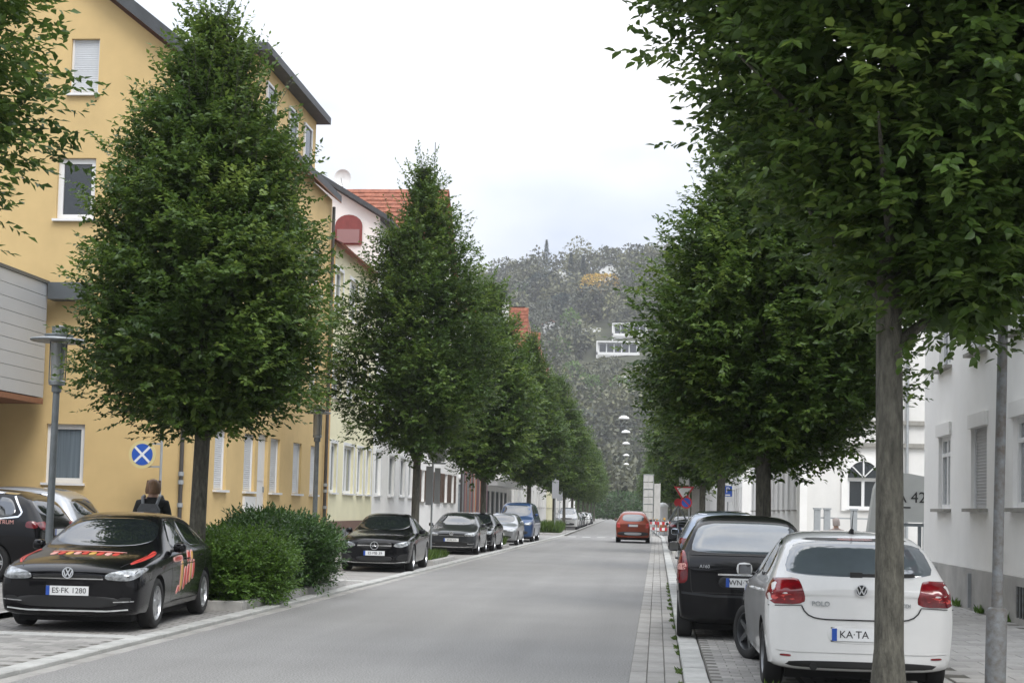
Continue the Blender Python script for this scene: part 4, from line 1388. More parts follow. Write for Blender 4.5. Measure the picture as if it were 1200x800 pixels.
_bodies = {}
def body_for(key, sp):
    if key in _bodies:
        return _bodies[key]
    me = evaluated(raw_body(sp), [('SUBSURF', dict(levels=2, render_levels=2))])
    co = np.empty(len(me.vertices)*3)
    me.vertices.foreach_get('co', co)
    co = co.reshape(-1, 3)
    mn, mx = co.min(0), co.max(0)
    tgt_mn = np.array([-sp['W']/2, -sp['L']/2, sp['zmin']])
    tgt_mx = np.array([sp['W']/2, sp['L']/2, sp['H']])
    co = (co-mn)/(mx-mn)*(tgt_mx-tgt_mn)+tgt_mn
    me.vertices.foreach_set('co', co.ravel())
    me.update()
    bvh = BVHTree.FromPolygons([Vector(c) for c in co], [tuple(p.vertices) for p in me.polygons])
    cut = MB()
    rr = sp['wr']+.045
    for s in sp['ax']:
        y = sp['L']/2-s
        for sg in (-1, 1):
            x0, x1 = sorted((sg*(sp['W']/2-.27), sg*(sp['W']/2+.2)))
            vs = [(x, y+rr*math.cos(t), sp['wr']+rr*math.sin(t)) for x in (x0, x1) for t in [2*math.pi*k/28 for k in range(28)]]
            fs = [tuple(range(27, -1, -1)), tuple(range(28, 56))] + [(k, (k+1) % 28, 28+(k+1) % 28, 28+k) for k in range(28)]
            cut.add(vs, fs, 1)
    cme = cut.mesh('cutter', [m_black, m_under])
    bm = bmesh.new()
    bm.from_mesh(cme)
    bmesh.ops.recalc_face_normals(bm, faces=bm.faces)
    bm.to_mesh(cme)
    bm.free()
    co_ = bpy.data.objects.new('cut', cme)
    COL.objects.link(co_)
    me.materials.append(m_black)
    me.materials.append(m_under)
    res = evaluated(me, [('BOOLEAN', dict(operation='DIFFERENCE', object=co_, solver='EXACT'))])
    bpy.data.objects.remove(co_, do_unlink=True)
    res.polygons.foreach_set('use_smooth', [True]*len(res.polygons))
    res.set_sharp_from_angle(angle=R(38))
    _bodies[key] = (res, bvh)
    return _bodies[key]

def chaikin(p, n):
    for _ in range(n):
        q = []
        for i in range(len(p)):
            a, b = p[i], p[(i+1) % len(p)]
            q += [(a[0]*.8+b[0]*.2, a[1]*.8+b[1]*.2), (a[0]*.2+b[0]*.8, a[1]*.2+b[1]*.8)]
        p = q
    return p
def resample(p, n, closed=True):
    q = p + [p[0]] if closed else p
    q = np.array(q, float)
    d = np.r_[0, np.cumsum(np.linalg.norm(np.diff(q, axis=0), axis=1))]
    t = np.linspace(0, d[-1], n, endpoint=not closed)
    return np.stack([np.interp(t, d, q[:, 0]), np.interp(t, d, q[:, 1])], 1)

def shoot(bvh, sp, plane, a, b, sg=1):
    Lh = sp['L']/2
    if plane == 'F':
        o, d = Vector((a, 9, b)), Vector((0, -1, 0))
    elif plane == 'R':
        o, d = Vector((a, -9, b)), Vector((0, 1, 0))
    elif plane == 'S':
        o, d = Vector((sg*9, Lh-a, b)), Vector((-sg, 0, 0))
    else:
        o, d = Vector((a, Lh-b, 9)), Vector((0, 0, -1))
    h = bvh.ray_cast(o, d)
    if h[0] is None:
        q = Vector(o)
        if plane in 'FR':
            q.y = Lh*.9*(1 if plane == 'F' else -1)
        elif plane == 'S':
            q.x = sg*sp['W']/2
        h = bvh.find_nearest(q)
    nrm = h[1]
    if nrm.dot(d) > 0:
        nrm = -nrm
    return h[0], nrm

def patch(bvh, sp, plane, pts, sg=1, off=.005, rnd=2, n=44, mirror_x=False):
    p = [(-a, b) for a, b in pts] if mirror_x else list(pts)
    q = resample(chaikin(p, rnd), n)
    c = q.mean(0)
    rings = ((1.0, .0008), (.975, off), (.8, off), (.55, off), (.28, off))
    mb = MB()
    vs = []
    for sc, of in rings:
        for a, b in c+(q-c)*sc:
            l, nr = shoot(bvh, sp, plane, a, b, sg)
            vs.append(l+nr*of)
    l, nr = shoot(bvh, sp, plane, c[0], c[1], sg)
    vs.append(l+nr*off)
    fs = []
    for r_ in range(len(rings)-1):
        for i in range(n):
            fs.append((r_*n+i, r_*n+(i+1) % n, (r_+1)*n+(i+1) % n, (r_+1)*n+i))
    k = (len(rings)-1)*n
    for i in range(n):
        fs.append((k+i, k+(i+1) % n, len(vs)-1))
    # outward winding
    f0 = fs[len(fs)//2]
    nn = (vs[f0[1]]-vs[f0[0]]).cross(vs[f0[2]]-vs[f0[0]])
    if nn.dot(nr) < 0:
        fs = [tuple(reversed(f)) for f in fs]
    mb.add(vs, fs)
    return mb

def strip(bvh, sp, plane, pts, wd, sg=1, off=.009, mirror_x=False, n=None):
    p = [(-a, b) for a, b in pts] if mirror_x else list(pts)
    ln = sum(math.dist(p[i], p[i+1]) for i in range(len(p)-1))
    q = resample(p, n or max(4, int(ln/.05)), closed=False)
    t = np.gradient(q, axis=0)
    t /= np.linalg.norm(t, axis=1, keepdims=True)+1e-9
    nn = np.stack([-t[:, 1], t[:, 0]], 1)*wd/2
    vs = []
    for i in range(len(q)):
        for s in (-1, 1):
            l, nr = shoot(bvh, sp, plane, *(q[i]+nn[i]*s), sg)
            vs.append(l+nr*off)
    fs = [(2*i, 2*i+1, 2*i+3, 2*i+2) for i in range(len(q)-1)]
    nq = (vs[1]-vs[0]).cross(vs[2]-vs[0])
    if nq.dot(nr) < 0:
        fs = [tuple(reversed(f)) for f in fs]
    return MB().add(vs, fs)

def rim_mesh(r, w, spokes, mat, twin=False):
    mb = MB()
    ro = r*.70
    mb.lathe([(ro, -w*.1), (ro*1.02, w*.42), (ro*.95, w*.45), (ro*.90, w*.30), (ro*.88, -w*.1)], 'x', n=32)
    for k in range(spokes):
        t = 2*math.pi*k/spokes
        for dt in ((-.11, .11) if twin else (0,)):
            c, s = math.cos(t+dt), math.sin(t+dt)
            rad = Vector((0, c, s))
            tan = Vector((0, -s, c))
            wi, wo = (.032, .022) if not twin else (.018, .016)
            P = [rad*ro*.16-tan*wi+Vector((w*.30, 0, 0)), rad*ro*.16+tan*wi+Vector((w*.30, 0, 0)), rad*ro*.92+tan*wo+Vector((w*.36, 0, 0)), rad*ro*.92-tan*wo+Vector((w*.36, 0, 0))]
            Q = [p-Vector((.035, 0, 0)) for p in P]
            mb.add(P+Q, ((0, 1, 2, 3), (7, 6, 5, 4), (0, 3, 7, 4), (1, 5, 6, 2), (2, 6, 7, 3)))
    mb.lathe([(0.0, w*.38), (ro*.17, w*.36), (ro*.24, w*.28), (ro*.24, w*.1)], 'x', n=20)
    return mb.mesh('rim', mat, 40)
def tyre_mesh(r, w):
    pr = [(r*.68, -w*.42), (r*.74, -w*.5), (r*.90, -w*.5), (r*.975, -w*.42), (r, -w*.3), (r, w*.3), (r*.975, w*.42), (r*.90, w*.5), (r*.74, w*.5), (r*.68, w*.42)]
    return MB().lathe(pr, 'x', n=40).mesh('wheel', m_rubber, 50)
def brake_mesh(r, w):
    return MB().lathe([(0, w*.05), (r*.62, w*.05), (r*.69, w*.05), (r*.69, -w*.2)], 'x', n=28).mesh('brake_disc', m_brake, 40)

def vw_emblem(t, y, z, r, face, parent, tilt=0.):
    """ring with a V above a W, as on the car"""
    s = 1 if face == 'F' else -1
    mb = MB()
    pr = [(r*.86, 0), (r*.86, s*.014), (r, s*.014), (r*1.0, 0)]
    mb.lathe(pr, 'y', (0, 0, 0), 28)
    def stroke(a, b, wd):
        a, b = Vector((a[0]*r, 0, a[1]*r)), Vector((b[0]*r, 0, b[1]*r))
        d = (b-a).normalized()
        n_ = Vector((d.z, 0, -d.x))*wd*r
        mb.obox(a-n_, b-a, n_*2, Vector((0, s*.013, 0)))
    stroke((-.42, .80), (-.04, .06), .085)
    stroke((.42, .80), (.04, .06), .085)
    stroke((-.78, .42), (-.36, -.66), .085)
    stroke((.78, .42), (.36, -.66), .085)
    stroke((-.36, -.66), (0, .02), .085)
    stroke((.36, -.66), (0, .02), .085)
    e = mb.build('emblem', m_emblem, parent, None, (0, y+s*.010, z))
    e.rotation_euler = (tilt, 0, 0)
    b2 = MB().lathe([(0, s*.001), (r*.9, s*.001)], 'y', n=24)
    b2.build('emblem_base', m_trim, e)
    return e
def star_emblem(t, y, z, r, face, parent, tilt=0.):
    s = 1 if face == 'F' else -1
    mb = MB().lathe([(r*.88, 0), (r*.88, s*.016), (r, s*.016), (r, 0)], 'y', n=28)
    for k in range(3):
        a = math.pi/2+k*2*math.pi/3
        c, sn = math.cos(a), math.sin(a)
        tip = Vector((c*r*.9, s*.008, sn*r*.9))
        q = Vector((-sn*r*.13, s*.004, c*r*.13))
        mb.add([q, -q, tip, Vector((0, s*.024, 0))], ((0, 1, 2), (0, 2, 3), (1, 3, 2)))
    e = mb.build('emblem', m_emblem, parent, None, (0, y+s*.010, z))
    e.rotation_euler = (tilt, 0, 0)
    return e

def plate(bvh, sp, t, face, z, txt, x=0., text=True, w=.52, h=.112):
    cut = .085 if txt and len(txt) < 6 else 0      # the tail of these plates is hidden in the photograph
    s = 1 if face == 'F' else -1
    ys_ = [shoot(bvh, sp, face, x+a, z+b)[0].y for a in (-w/2, 0, w/2) for b in (-h/2, 0, h/2)]
    y = (max(ys_) if s > 0 else min(ys_)) + s*.008
    p = MB().box(-w/2, w/2, -.006, .006, -h/2, h/2).build('number_plate', m_plate, t, None, (x, y, z))
    y2 = s*.007
    sx = -1 if face == 'R' else 1      # the blue band is on the reader's left
    left = (w/2-.045) if face == 'F' else -w/2
    MB().box(left, left+.045, min(y2, y2+s*.002), max(y2, y2+s*.002), -h/2, h/2).build('country_band', m_plate_blue, p)
    MB().box(-w/2-.008, w/2+.008, -.014 if s > 0 else .0065, -.0065 if s > 0 else .014, -h/2-.008, h/2+.008).build('plate_holder', m_trim, p)
    if text and txt:
        cx_ = -.022+cut if face == 'F' else .022-cut
        obj('plate_text', text_mesh(txt, .092, m_plate_black, .0008), p, (cx_, s*.0085, 0), (R(90), 0, R(180) if s > 0 else 0))
    return p

def mirror(t, sp, s, z, sg, paint):
    x = sg*(sp['W']/2+.045)
    y = sp['L']/2-s
    mb = MB()
    n, m = 12, 8
    vs = []
    for i in range(m+1):
        a = math.pi*i/m
        for k in range(n):
            b = 2*math.pi*k/n
            q = lambda v, e: math.copysign(abs(v)**e, v)
            vs.append((.085*q(math.sin(a), .6)*q(math.cos(b), .7), .075*q(math.cos(a), .7)*(1 if math.cos(a) > 0 else .55), .07*q(math.sin(a), .6)*q(math.sin(b), .7)))
    fs = [(i*n+k, i*n+(k+1) % n, (i+1)*n+(k+1) % n, (i+1)*n+k) for i in range(m) for k in range(n)]
    mb.add(vs, fs)
    o = mb.build('wing_mirror', paint, t, 60, (x, y, z))
    MB().tube([(0, .0, -.03), (-sg*.16, .02, -.05)], .02, 6).build('mirror_arm', m_trim, o, 40)
    MB().box(-.065, .065, -.046, -.042, -.05, .05).build('mirror_glass', m_glass, o)
    return o

def make_car(name, label, key, sp, paint, loc, rz, emblem=None, plate_txt=None, rimmat=m_rim, rear_txt=True, steer=0., glass=m_glass, group='parked cars', simple=False, extra=()):
    body_me, bvh = body_for(key, sp)
    t = thing(name, label, sp.get('cat', 'car'), loc, rz, group)
    me = body_me.copy()
    me.materials[0] = paint
    body = obj('body', me, t)
    Lh = sp['L']/2
    mats = dict(MATS, paint=paint)
    mats['glass'] = glass
    for (nm, plane, pts, mk, mir) in list(sp['patches'])+list(extra):
        mm = mats.get(mk, mk)
        off = .006 if mk not in ('trim', 'paint') else .004
        def mkp(**k):
            if nm.startswith('~'):
                return strip(bvh, sp, plane, pts[1:], pts[0], **k)
            return patch(bvh, sp, plane, pts, off=off, rnd=1 if nm.startswith('tail') else 2, **k)
        nn = nm.lstrip('~')
        if plane == 'S':
            for sg in ((-1, 1) if mir is True else (mir,)):
                mkp(sg=sg).build(nn, mm, t, 50)
        else:
            mkp().build(nn, mm, t, 50)
            if mir:
                mkp(mirror_x=True).build(nn, mm, t, 50)
    r, tw = sp['wr'], sp.get('tw', .2)
    ty, bk = tyre_mesh(r, tw), brake_mesh(r, tw)
    rm = rim_mesh(r, tw, sp.get('spokes', 5), rimmat, sp.get('twin', False))
    for i, s in enumerate(sp['ax']):
        for sg in (-1, 1):
            w = obj('wheel', ty, t, (sg*(sp['W']/2-tw/2-.012), Lh-s, r), (0, 0, (0 if sg > 0 else math.pi)+(steer if i == 0 else 0)))
            obj('rim', rm, w)
            obj('brake_disc', bk, w)
    for sg in (-1, 1):
        mirror(t, sp, sp['mir'][0], sp['mir'][1], sg, paint)
    fz, rzp = sp['plates']
    plate(bvh, sp, t, 'F', fz, plate_txt, text=plate_txt is not None)
    plate(bvh, sp, t, 'R', rzp, plate_txt, text=plate_txt is not None)
    if emblem:
        for face, z in (('F', sp['embl'][0]), ('R', sp['embl'][1])):
            l, nr = shoot(bvh, sp, face, 0, z)
            tilt = max(-.7, min(.7, math.atan2(nr.z, abs(nr.y))))*(1 if face == 'F' else -1)
            (vw_emblem if emblem == 'vw' else star_emblem)(t, l.y, z, sp.get('er', .06) if face == 'F' else .055, face, t, tilt)
    MB().box(-sp['W']/2+.2, sp['W']/2-.2, -Lh+.35, Lh-.35, sp['zmin']-.05, sp['zmin']+.06).build('underbody', m_under, t)
    for (s, z) in sp.get('handles', ()):
        for sg in (-1, 1):
            l, nr = shoot(bvh, sp, 'S', s, z, sg)
            MB().tube([(0, .09, 0), (sg*.03, .06, .004), (sg*.03, -.06, .004), (0, -.09, 0)], .012, 6).build('door_handle', paint if sp.get('hpaint', 1) else m_chrome, t, 50, tuple(l))
    return t, bvh
# ---- body shapes: stations are (s from nose, half width, underside, shoulder, top half width, top)
def seams(doors, sill, zt):
    out = []
    for d in doors:
        out.append(('~door_seam', 'S', [.009]+d, 'trim', True))
    return out
GOLF = dict(L=4.25, W=1.80, H=1.455, zmin=.16, wr=.318, ax=(.88, 3.51), tw=.205, mir=(1.72, 1.0), plates=(.50, .78), embl=(.715, .93), er=.068,
    spokes=10, handles=((2.35, .84), (3.22, .865)), crease_rows=((0, .4), (12, .4)),
    st=[(0, .77, .27, .66, .68, .72), (.07, .85, .18, .73, .74, .795), (.40, .89, .17, .82, .77, .89), (.95, .90, .17, .87, .77, .965), (1.28, .90, .17, .905, .76, 1.00),
        (1.5, .90, .17, .925, .71, 1.13), (2.02, .90, .17, .945, .58, 1.42), (2.6, .90, .17, .955, .575, 1.455), (3.25, .90, .17, .965, .56, 1.44), (3.78, .895, .18, .97, .545, 1.375),
        (4.0, .885, .2, .965, .60, 1.15), (4.16, .85, .24, .90, .64, .98), (4.25, .76, .32, .80, .62, .86)],
    patches=[('windscreen', 'F', [(-.70, 1.015), (.70, 1.015), (.575, 1.375), (-.575, 1.375)], 'glass', False),
        ('rear_window', 'R', [(-.60, 1.02), (.60, 1.02), (.52, 1.33), (-.52, 1.33)], 'glass', False),
        ('side_window', 'S', [(1.66, .965), (2.50, .975), (2.50, 1.365), (2.12, 1.35)], 'glass', True),
        ('side_window', 'S', [(2.57, .975), (3.50, .99), (3.36, 1.32), (2.57, 1.37)], 'glass', True),
        ('headlight', 'F', [(.44, .64), (.72, .625), (.83, .66), (.88, .79), (.70, .765), (.46, .715)], 'hl', True),
        ('grille', 'F', [(-.43, .635), (.43, .635), (.44, .70), (-.44, .70)], 'trim', False),
        ('~grille_bar', 'F', [.016, (-.43, .648), (.43, .648)], 'chrome', False),
        ('lower_intake', 'F', [(-.60, .30), (.60, .30), (.66, .44), (-.66, .44)], 'trim', False),
        ('fog_light', 'F', [(.60, .35), (.76, .37), (.78, .43), (.63, .43)], 'trim', True),
        ('~fog_trim', 'F', [.012, (.56, .37), (.80, .385)], 'chrome', True),
        ('~bumper_trim', 'F', [.016, (-.74, .285), (-.5, .262), (.5, .262), (.74, .285)], 'chrome', False),
        ('tail_light', 'R', [(.50, .86), (.80, .84), (.84, .98), (.52, 1.0)], 'tl', True),
        ('~bonnet_seam', 'T', [.008, (.60, .14), (.74, .5), (.77, 1.2)], 'trim', True),
        ('~tailgate_seam', 'R', [.009, (-.56, .84), (-.55, .64), (.55, .64), (.56, .84)], 'trim', False),
        ('~side_crease', 'S', [.012, (3.9, .80), (2.5, .775), (1.0, .77)], 'paint', True)]
        + seams([[(1.60, .955), (1.56, .6), (1.62, .30)], [(2.535, .97), (2.54, .30)], [(3.56, .98), (3.42, .74), (3.15, .42), (3.1, .30)], [(1.62, .295), (3.1, .295)]], 0, 0))
POLO = dict(GOLF, L=3.97, W=1.682, H=1.465, wr=.305, ax=(.83, 3.30), tw=.185, mir=(1.60, 1.02), plates=(.48, .54), embl=(.70, .94), spokes=5,
    handles=((2.18, .86), (3.02, .885)), crease_rows=((0, .4), (12, .45), (11, .3)),
    st=[(0, .68, .27, .62, .58, .66), (.07, .78, .18, .70, .66, .745), (.40, .825, .17, .81, .69, .88), (.88, .84, .17, .885, .71, .97), (1.18, .84, .17, .92, .70, 1.02),
        (1.4, .84, .17, .94, .66, 1.15), (1.92, .84, .17, .96, .545, 1.43), (2.45, .84, .17, .975, .555, 1.465), (3.05, .84, .17, .99, .59, 1.46), (3.54, .84, .18, 1.0, .625, 1.43),
        (3.74, .838, .2, 1.0, .715, 1.16), (3.90, .83, .21, .965, .745, 1.04), (3.97, .80, .25, .88, .73, .95)],
    patches=[('windscreen', 'F', [(-.64, 1.03), (.64, 1.03), (.53, 1.39), (-.53, 1.39)], 'glass', False),
        ('rear_window', 'R', [(-.685, 1.055), (.685, 1.055), (.645, 1.2), (.575, 1.372), (-.575, 1.372), (-.645, 1.2)], 'tint', False),
        ('roof_spoiler_gap', 'R', [(-.50, 1.375), (.50, 1.375), (.47, 1.40), (-.47, 1.40)], 'trim', False),
        ('brake_light', 'R', [(-.17, 1.378), (.17, 1.378), (.17, 1.396), (-.17, 1.396)], 'tl', False),
        ('side_window', 'S', [(1.54, .985), (2.34, .995), (2.34, 1.375), (1.99, 1.36)], 'glass', True),
        ('side_window', 'S', [(2.40, .995), (3.26, 1.03), (3.14, 1.33), (2.40, 1.38)], 'glass', True),
        ('headlight', 'F', [(.40, .64), (.66, .62), (.78, .67), (.80, .79), (.62, .76), (.42, .70)], 'hl', True),
        ('grille', 'F', [(-.40, .64), (.40, .64), (.41, .70), (-.41, .70)], 'trim', False),
        ('lower_intake', 'F', [(-.55, .30), (.55, .30), (.60, .44), (-.60, .44)], 'trim', False),
        ('tail_light', 'R', [(.49, .835), (.56, .80), (.83, .80), (.835, .98), (.80, 1.03), (.56, 1.04), (.53, .98)], 'tl', True),
        ('reverse_light', 'R', [(.58, .835), (.80, .835), (.80, .885), (.57, .895)], 'tlb', True),
        ('~tailgate_seam', 'R', [.012, (-.53, .79), (-.505, .74), (-.46, .70), (-.40, .68), (-.3, .672), (.3, .672), (.40, .68), (.46, .70), (.505, .74), (.53, .79)], 'trim', False),
        ('plate_recess', 'R', [(-.30, .46), (.30, .46), (.30, .62), (-.30, .62)], 'paint', False),
        ('~bumper_seam', 'R', [.008, (.53, .795), (.82, .785)], 'trim', True),
        ('rear_diffuser', 'R', [(-.66, .235), (.66, .235), (.69, .30), (-.69, .30)], 'trim', False),
        ('~bumper_crease', 'R', [.02, (-.76, .40), (-.6, .385), (.6, .385), (.76, .40)], 'paint', False),
        ('rear_reflector', 'R', [(.62, .33), (.72, .335), (.72, .355), (.62, .35)], 'tl', True)]
        + seams([[(1.48, .975), (1.45, .6), (1.5, .30)], [(2.37, .99), (2.38, .30)], [(3.32, 1.02), (3.2, .74), (2.95, .42), (2.92, .30)], [(1.5, .295), (2.92, .295)]], 0, 0))
ACLS = dict(GOLF, L=3.84, W=1.764, H=1.593, wr=.308, ax=(.78, 3.35), tw=.195, mir=(1.35, 1.12), plates=(.46, .735), embl=(.66, .925), er=.07, spokes=7,
    handles=((2.05, .98), (3.0, 1.0)), crease_rows=((0, .4), (12, .4), (11, .35)),
    st=[(0, .66, .30, .66, .55, .70), (.10, .79, .20, .76, .66, .82), (.35, .865, .17, .90, .72, .98), (.70, .88, .17, .99, .73, 1.07), (.95, .88, .17, 1.02, .72, 1.13),
        (1.2, .88, .17, 1.04, .68, 1.28), (1.75, .88, .17, 1.06, .58, 1.55), (2.35, .88, .17, 1.08, .58, 1.593), (3.0, .88, .17, 1.10, .60, 1.58), (3.42, .878, .18, 1.11, .64, 1.545),
        (3.62, .87, .2, 1.10, .74, 1.22), (3.76, .86, .23, 1.03, .765, 1.05), (3.84, .79, .28, .86, .70, .92)],
    patches=[('windscreen', 'F', [(-.66, 1.14), (.66, 1.14), (.57, 1.5), (-.57, 1.5)], 'glass', False),
        ('rear_window', 'R', [(-.70, 1.10), (.70, 1.10), (.69, 1.2), (.60, 1.49), (-.60, 1.49), (-.69, 1.2)], 'tint', False),
        ('side_window', 'S', [(1.35, 1.10), (2.20, 1.10), (2.20, 1.50), (1.80, 1.49)], 'glass', True),
        ('side_window', 'S', [(2.26, 1.10), (3.15, 1.12), (3.08, 1.45), (2.26, 1.505)], 'glass', True),
        ('headlight', 'F', [(.40, .66), (.70, .66), (.82, .80), (.76, .86), (.46, .78)], 'hl', True),
        ('grille', 'F', [(-.36, .58), (.36, .58), (.42, .76), (-.42, .76)], 'trim', False),
        ('tail_light', 'R', [(.745, .72), (.90, .70), (.885, .92), (.82, 1.13), (.775, 1.12), (.735, .90)], 'tl', True),
        ('indicator_light', 'R', [(.755, .885), (.88, .88), (.86, .96), (.765, .97)], 'pink', True),
        ('plate_recess', 'R', [(-.36, .65), (.36, .65), (.34, .83), (-.34, .83)], 'trim', False),
        ('~boot_handle', 'R', [.022, (-.36, .835), (.36, .835)], 'chrome', False),
        ('~window_trim', 'R', [.01, (-.70, 1.075), (.70, 1.075)], 'trim', False),
        ('~bumper_trim', 'R', [.03, (-.86, .60), (-.7, .585), (-.4, .56), (.4, .56), (.7, .585), (.86, .60)], m_greyp, False),
        ('~tailgate_seam', 'R', [.01, (-.74, 1.1), (-.71, .88), (-.69, .60), (.69, .60), (.71, .88), (.74, 1.1)], 'trim', False)]
        + seams([[(1.3, 1.08), (1.25, .6), (1.3, .30)], [(2.23, 1.09), (2.24, .30)], [(3.2, 1.1), (3.1, .74), (2.9, .42), (2.88, .30)]], 0, 0))
SEDAN = dict(GOLF, L=4.69, W=1.81, H=1.44, wr=.33, ax=(.80, 3.64), tw=.22, mir=(1.95, .98), plates=(.46, .70), embl=(.645, .88), er=.10, spokes=5, twin=True,
    handles=((2.55, .85), (3.45, .87)), crease_rows=((0, .3), (13, .4)),
    st=[(0, .75, .26, .66, .66, .72), (.07, .845, .17, .74, .72, .81), (.45, .89, .16, .82, .76, .90), (1.05, .905, .16, .87, .77, .955), (1.5, .905, .16, .90, .76, 1.0),
        (1.75, .905, .16, .92, .70, 1.13), (2.28, .905, .16, .935, .57, 1.40), (2.8, .905, .16, .945, .565, 1.44), (3.3, .905, .16, .95, .55, 1.40), (3.75, .90, .17, .955, .58, 1.20),
        (4.05, .895, .19, .955, .66, 1.04), (4.45, .87, .22, .93, .68, 1.0), (4.62, .83, .26, .86, .66, .92), (4.69, .76, .32, .76, .62, .82)],
    patches=[('windscreen', 'F', [(-.70, 1.02), (.70, 1.02), (.57, 1.365), (-.57, 1.365)], 'glass', False),
        ('rear_window', 'R', [(-.60, 1.06), (.60, 1.06), (.52, 1.34), (-.52, 1.34)], 'glass', False),
        ('side_window', 'S', [(1.9, .96), (2.72, .965), (2.72, 1.355), (2.36, 1.335)], 'glass', True),
        ('side_window', 'S', [(2.79, .965), (3.75, .985), (3.5, 1.25), (2.79, 1.355)], 'glass', True),
        ('headlight', 'F', [(.46, .63), (.64, .60), (.82, .66), (.88, .765), (.70, .745), (.50, .70)], 'hl', True),
        ('grille', 'F', [(-.40, .57), (.40, .57), (.44, .66), (.40, .74), (-.40, .74), (-.44, .66)], 'trim', False),
        ('~grille_bar', 'F', [.03, (-.42, .648), (.42, .648)], 'chrome', False),
        ('lower_intake', 'F', [(-.42, .26), (.42, .26), (.46, .39), (-.46, .39)], 'trim', False),
        ('side_intake', 'F', [(.52, .28), (.82, .30), (.84, .46), (.60, .43)], 'trim', True),
        ('~bumper_trim', 'F', [.02, (-.80, .27), (-.5, .235), (.5, .235), (.80, .27)], 'chrome', False),
        ('~bonnet_seam', 'T', [.008, (.50, .14), (.72, .6), (.77, 1.45)], 'trim', True),
        ('tail_light', 'R', [(.48, .80), (.80, .78), (.85, .92), (.52, .93)], 'tl', True)]
        + seams([[(1.8, .95), (1.75, .6), (1.8, .30)], [(2.755, .96), (2.76, .30)], [(3.8, .97), (3.6, .74), (3.3, .42), (3.25, .30)]], 0, 0))
SUV = dict(GOLF, L=4.5, W=1.84, H=1.70, zmin=.2, wr=.355, ax=(.9, 3.57), tw=.23, mir=(1.72, 1.2), plates=(.55, .92), embl=(.86, 1.08), er=.07, spokes=5, twin=True,
    handles=((2.45, 1.05), (3.4, 1.07)), crease_rows=((0, .4), (12, .4)),
    st=[(0, .68, .36, .76, .58, .82), (.10, .82, .26, .86, .70, .92), (.42, .90, .22, .97, .76, 1.04), (1.0, .92, .22, 1.05, .78, 1.12), (1.35, .92, .22, 1.08, .78, 1.17),
        (1.6, .92, .22, 1.10, .73, 1.32), (2.1, .92, .22, 1.12, .62, 1.64), (2.7, .92, .22, 1.13, .62, 1.70), (3.5, .92, .22, 1.15, .61, 1.68), (4.08, .918, .23, 1.16, .64, 1.62),
        (4.28, .91, .26, 1.15, .70, 1.36), (4.44, .89, .28, 1.06, .74, 1.14), (4.5, .85, .32, .96, .74, 1.02)],
    patches=[('windscreen', 'F', [(-.72, 1.18), (.72, 1.18), (.62, 1.59), (-.62, 1.59)], 'glass', False),
        ('rear_window', 'R', [(-.62, 1.2), (.62, 1.2), (.55, 1.55), (-.55, 1.55)], 'glass', False),
        ('side_window', 'S', [(1.72, 1.15), (2.58, 1.15), (2.58, 1.58), (2.2, 1.57)], 'glass', True),
        ('side_window', 'S', [(2.65, 1.15), (3.5, 1.16), (3.5, 1.57), (2.65, 1.59)], 'glass', True),
        ('side_window', 'S', [(3.56, 1.17), (4.02, 1.22), (3.85, 1.52), (3.56, 1.56)], 'glass', True),
        ('~window_trim', 'S', [.03, (1.65, 1.125), (3.6, 1.135), (4.05, 1.19), (4.1, 1.26), (3.88, 1.56)], 'chrome', True),
        ('headlight', 'F', [(.44, .80), (.76, .79), (.87, .92), (.70, .90), (.46, .86)], 'hl', True),
        ('grille', 'F', [(-.42, .78), (.42, .78), (.43, .88), (-.43, .88)], 'trim', False),
        ('lower_intake', 'F', [(-.62, .36), (.62, .36), (.66, .56), (-.66, .56)], 'trim', False),
        ('tail_light', 'R', [(.50, .98), (.82, .96), (.87, 1.10), (.52, 1.12)], 'tl', True),
        ('tail_light_side', 'S', [(4.2, 1.0), (4.44, .98), (4.40, 1.11), (4.22, 1.12)], 'tl', True),
        ('~sill_cladding', 'S', [.10, (1.3, .30), (3.2, .30)], 'trim', True),
        ('~roof_rail', 'S', [.03, (2.2, 1.625), (3.0, 1.655), (3.9, 1.60)], 'chrome', True)]
        + seams([[(1.62, 1.13), (1.6, .7), (1.66, .36)], [(2.615, 1.14), (2.62, .36)], [(3.6, 1.15), (3.45, .8), (3.2, .5), (3.18, .36)]], 0, 0))
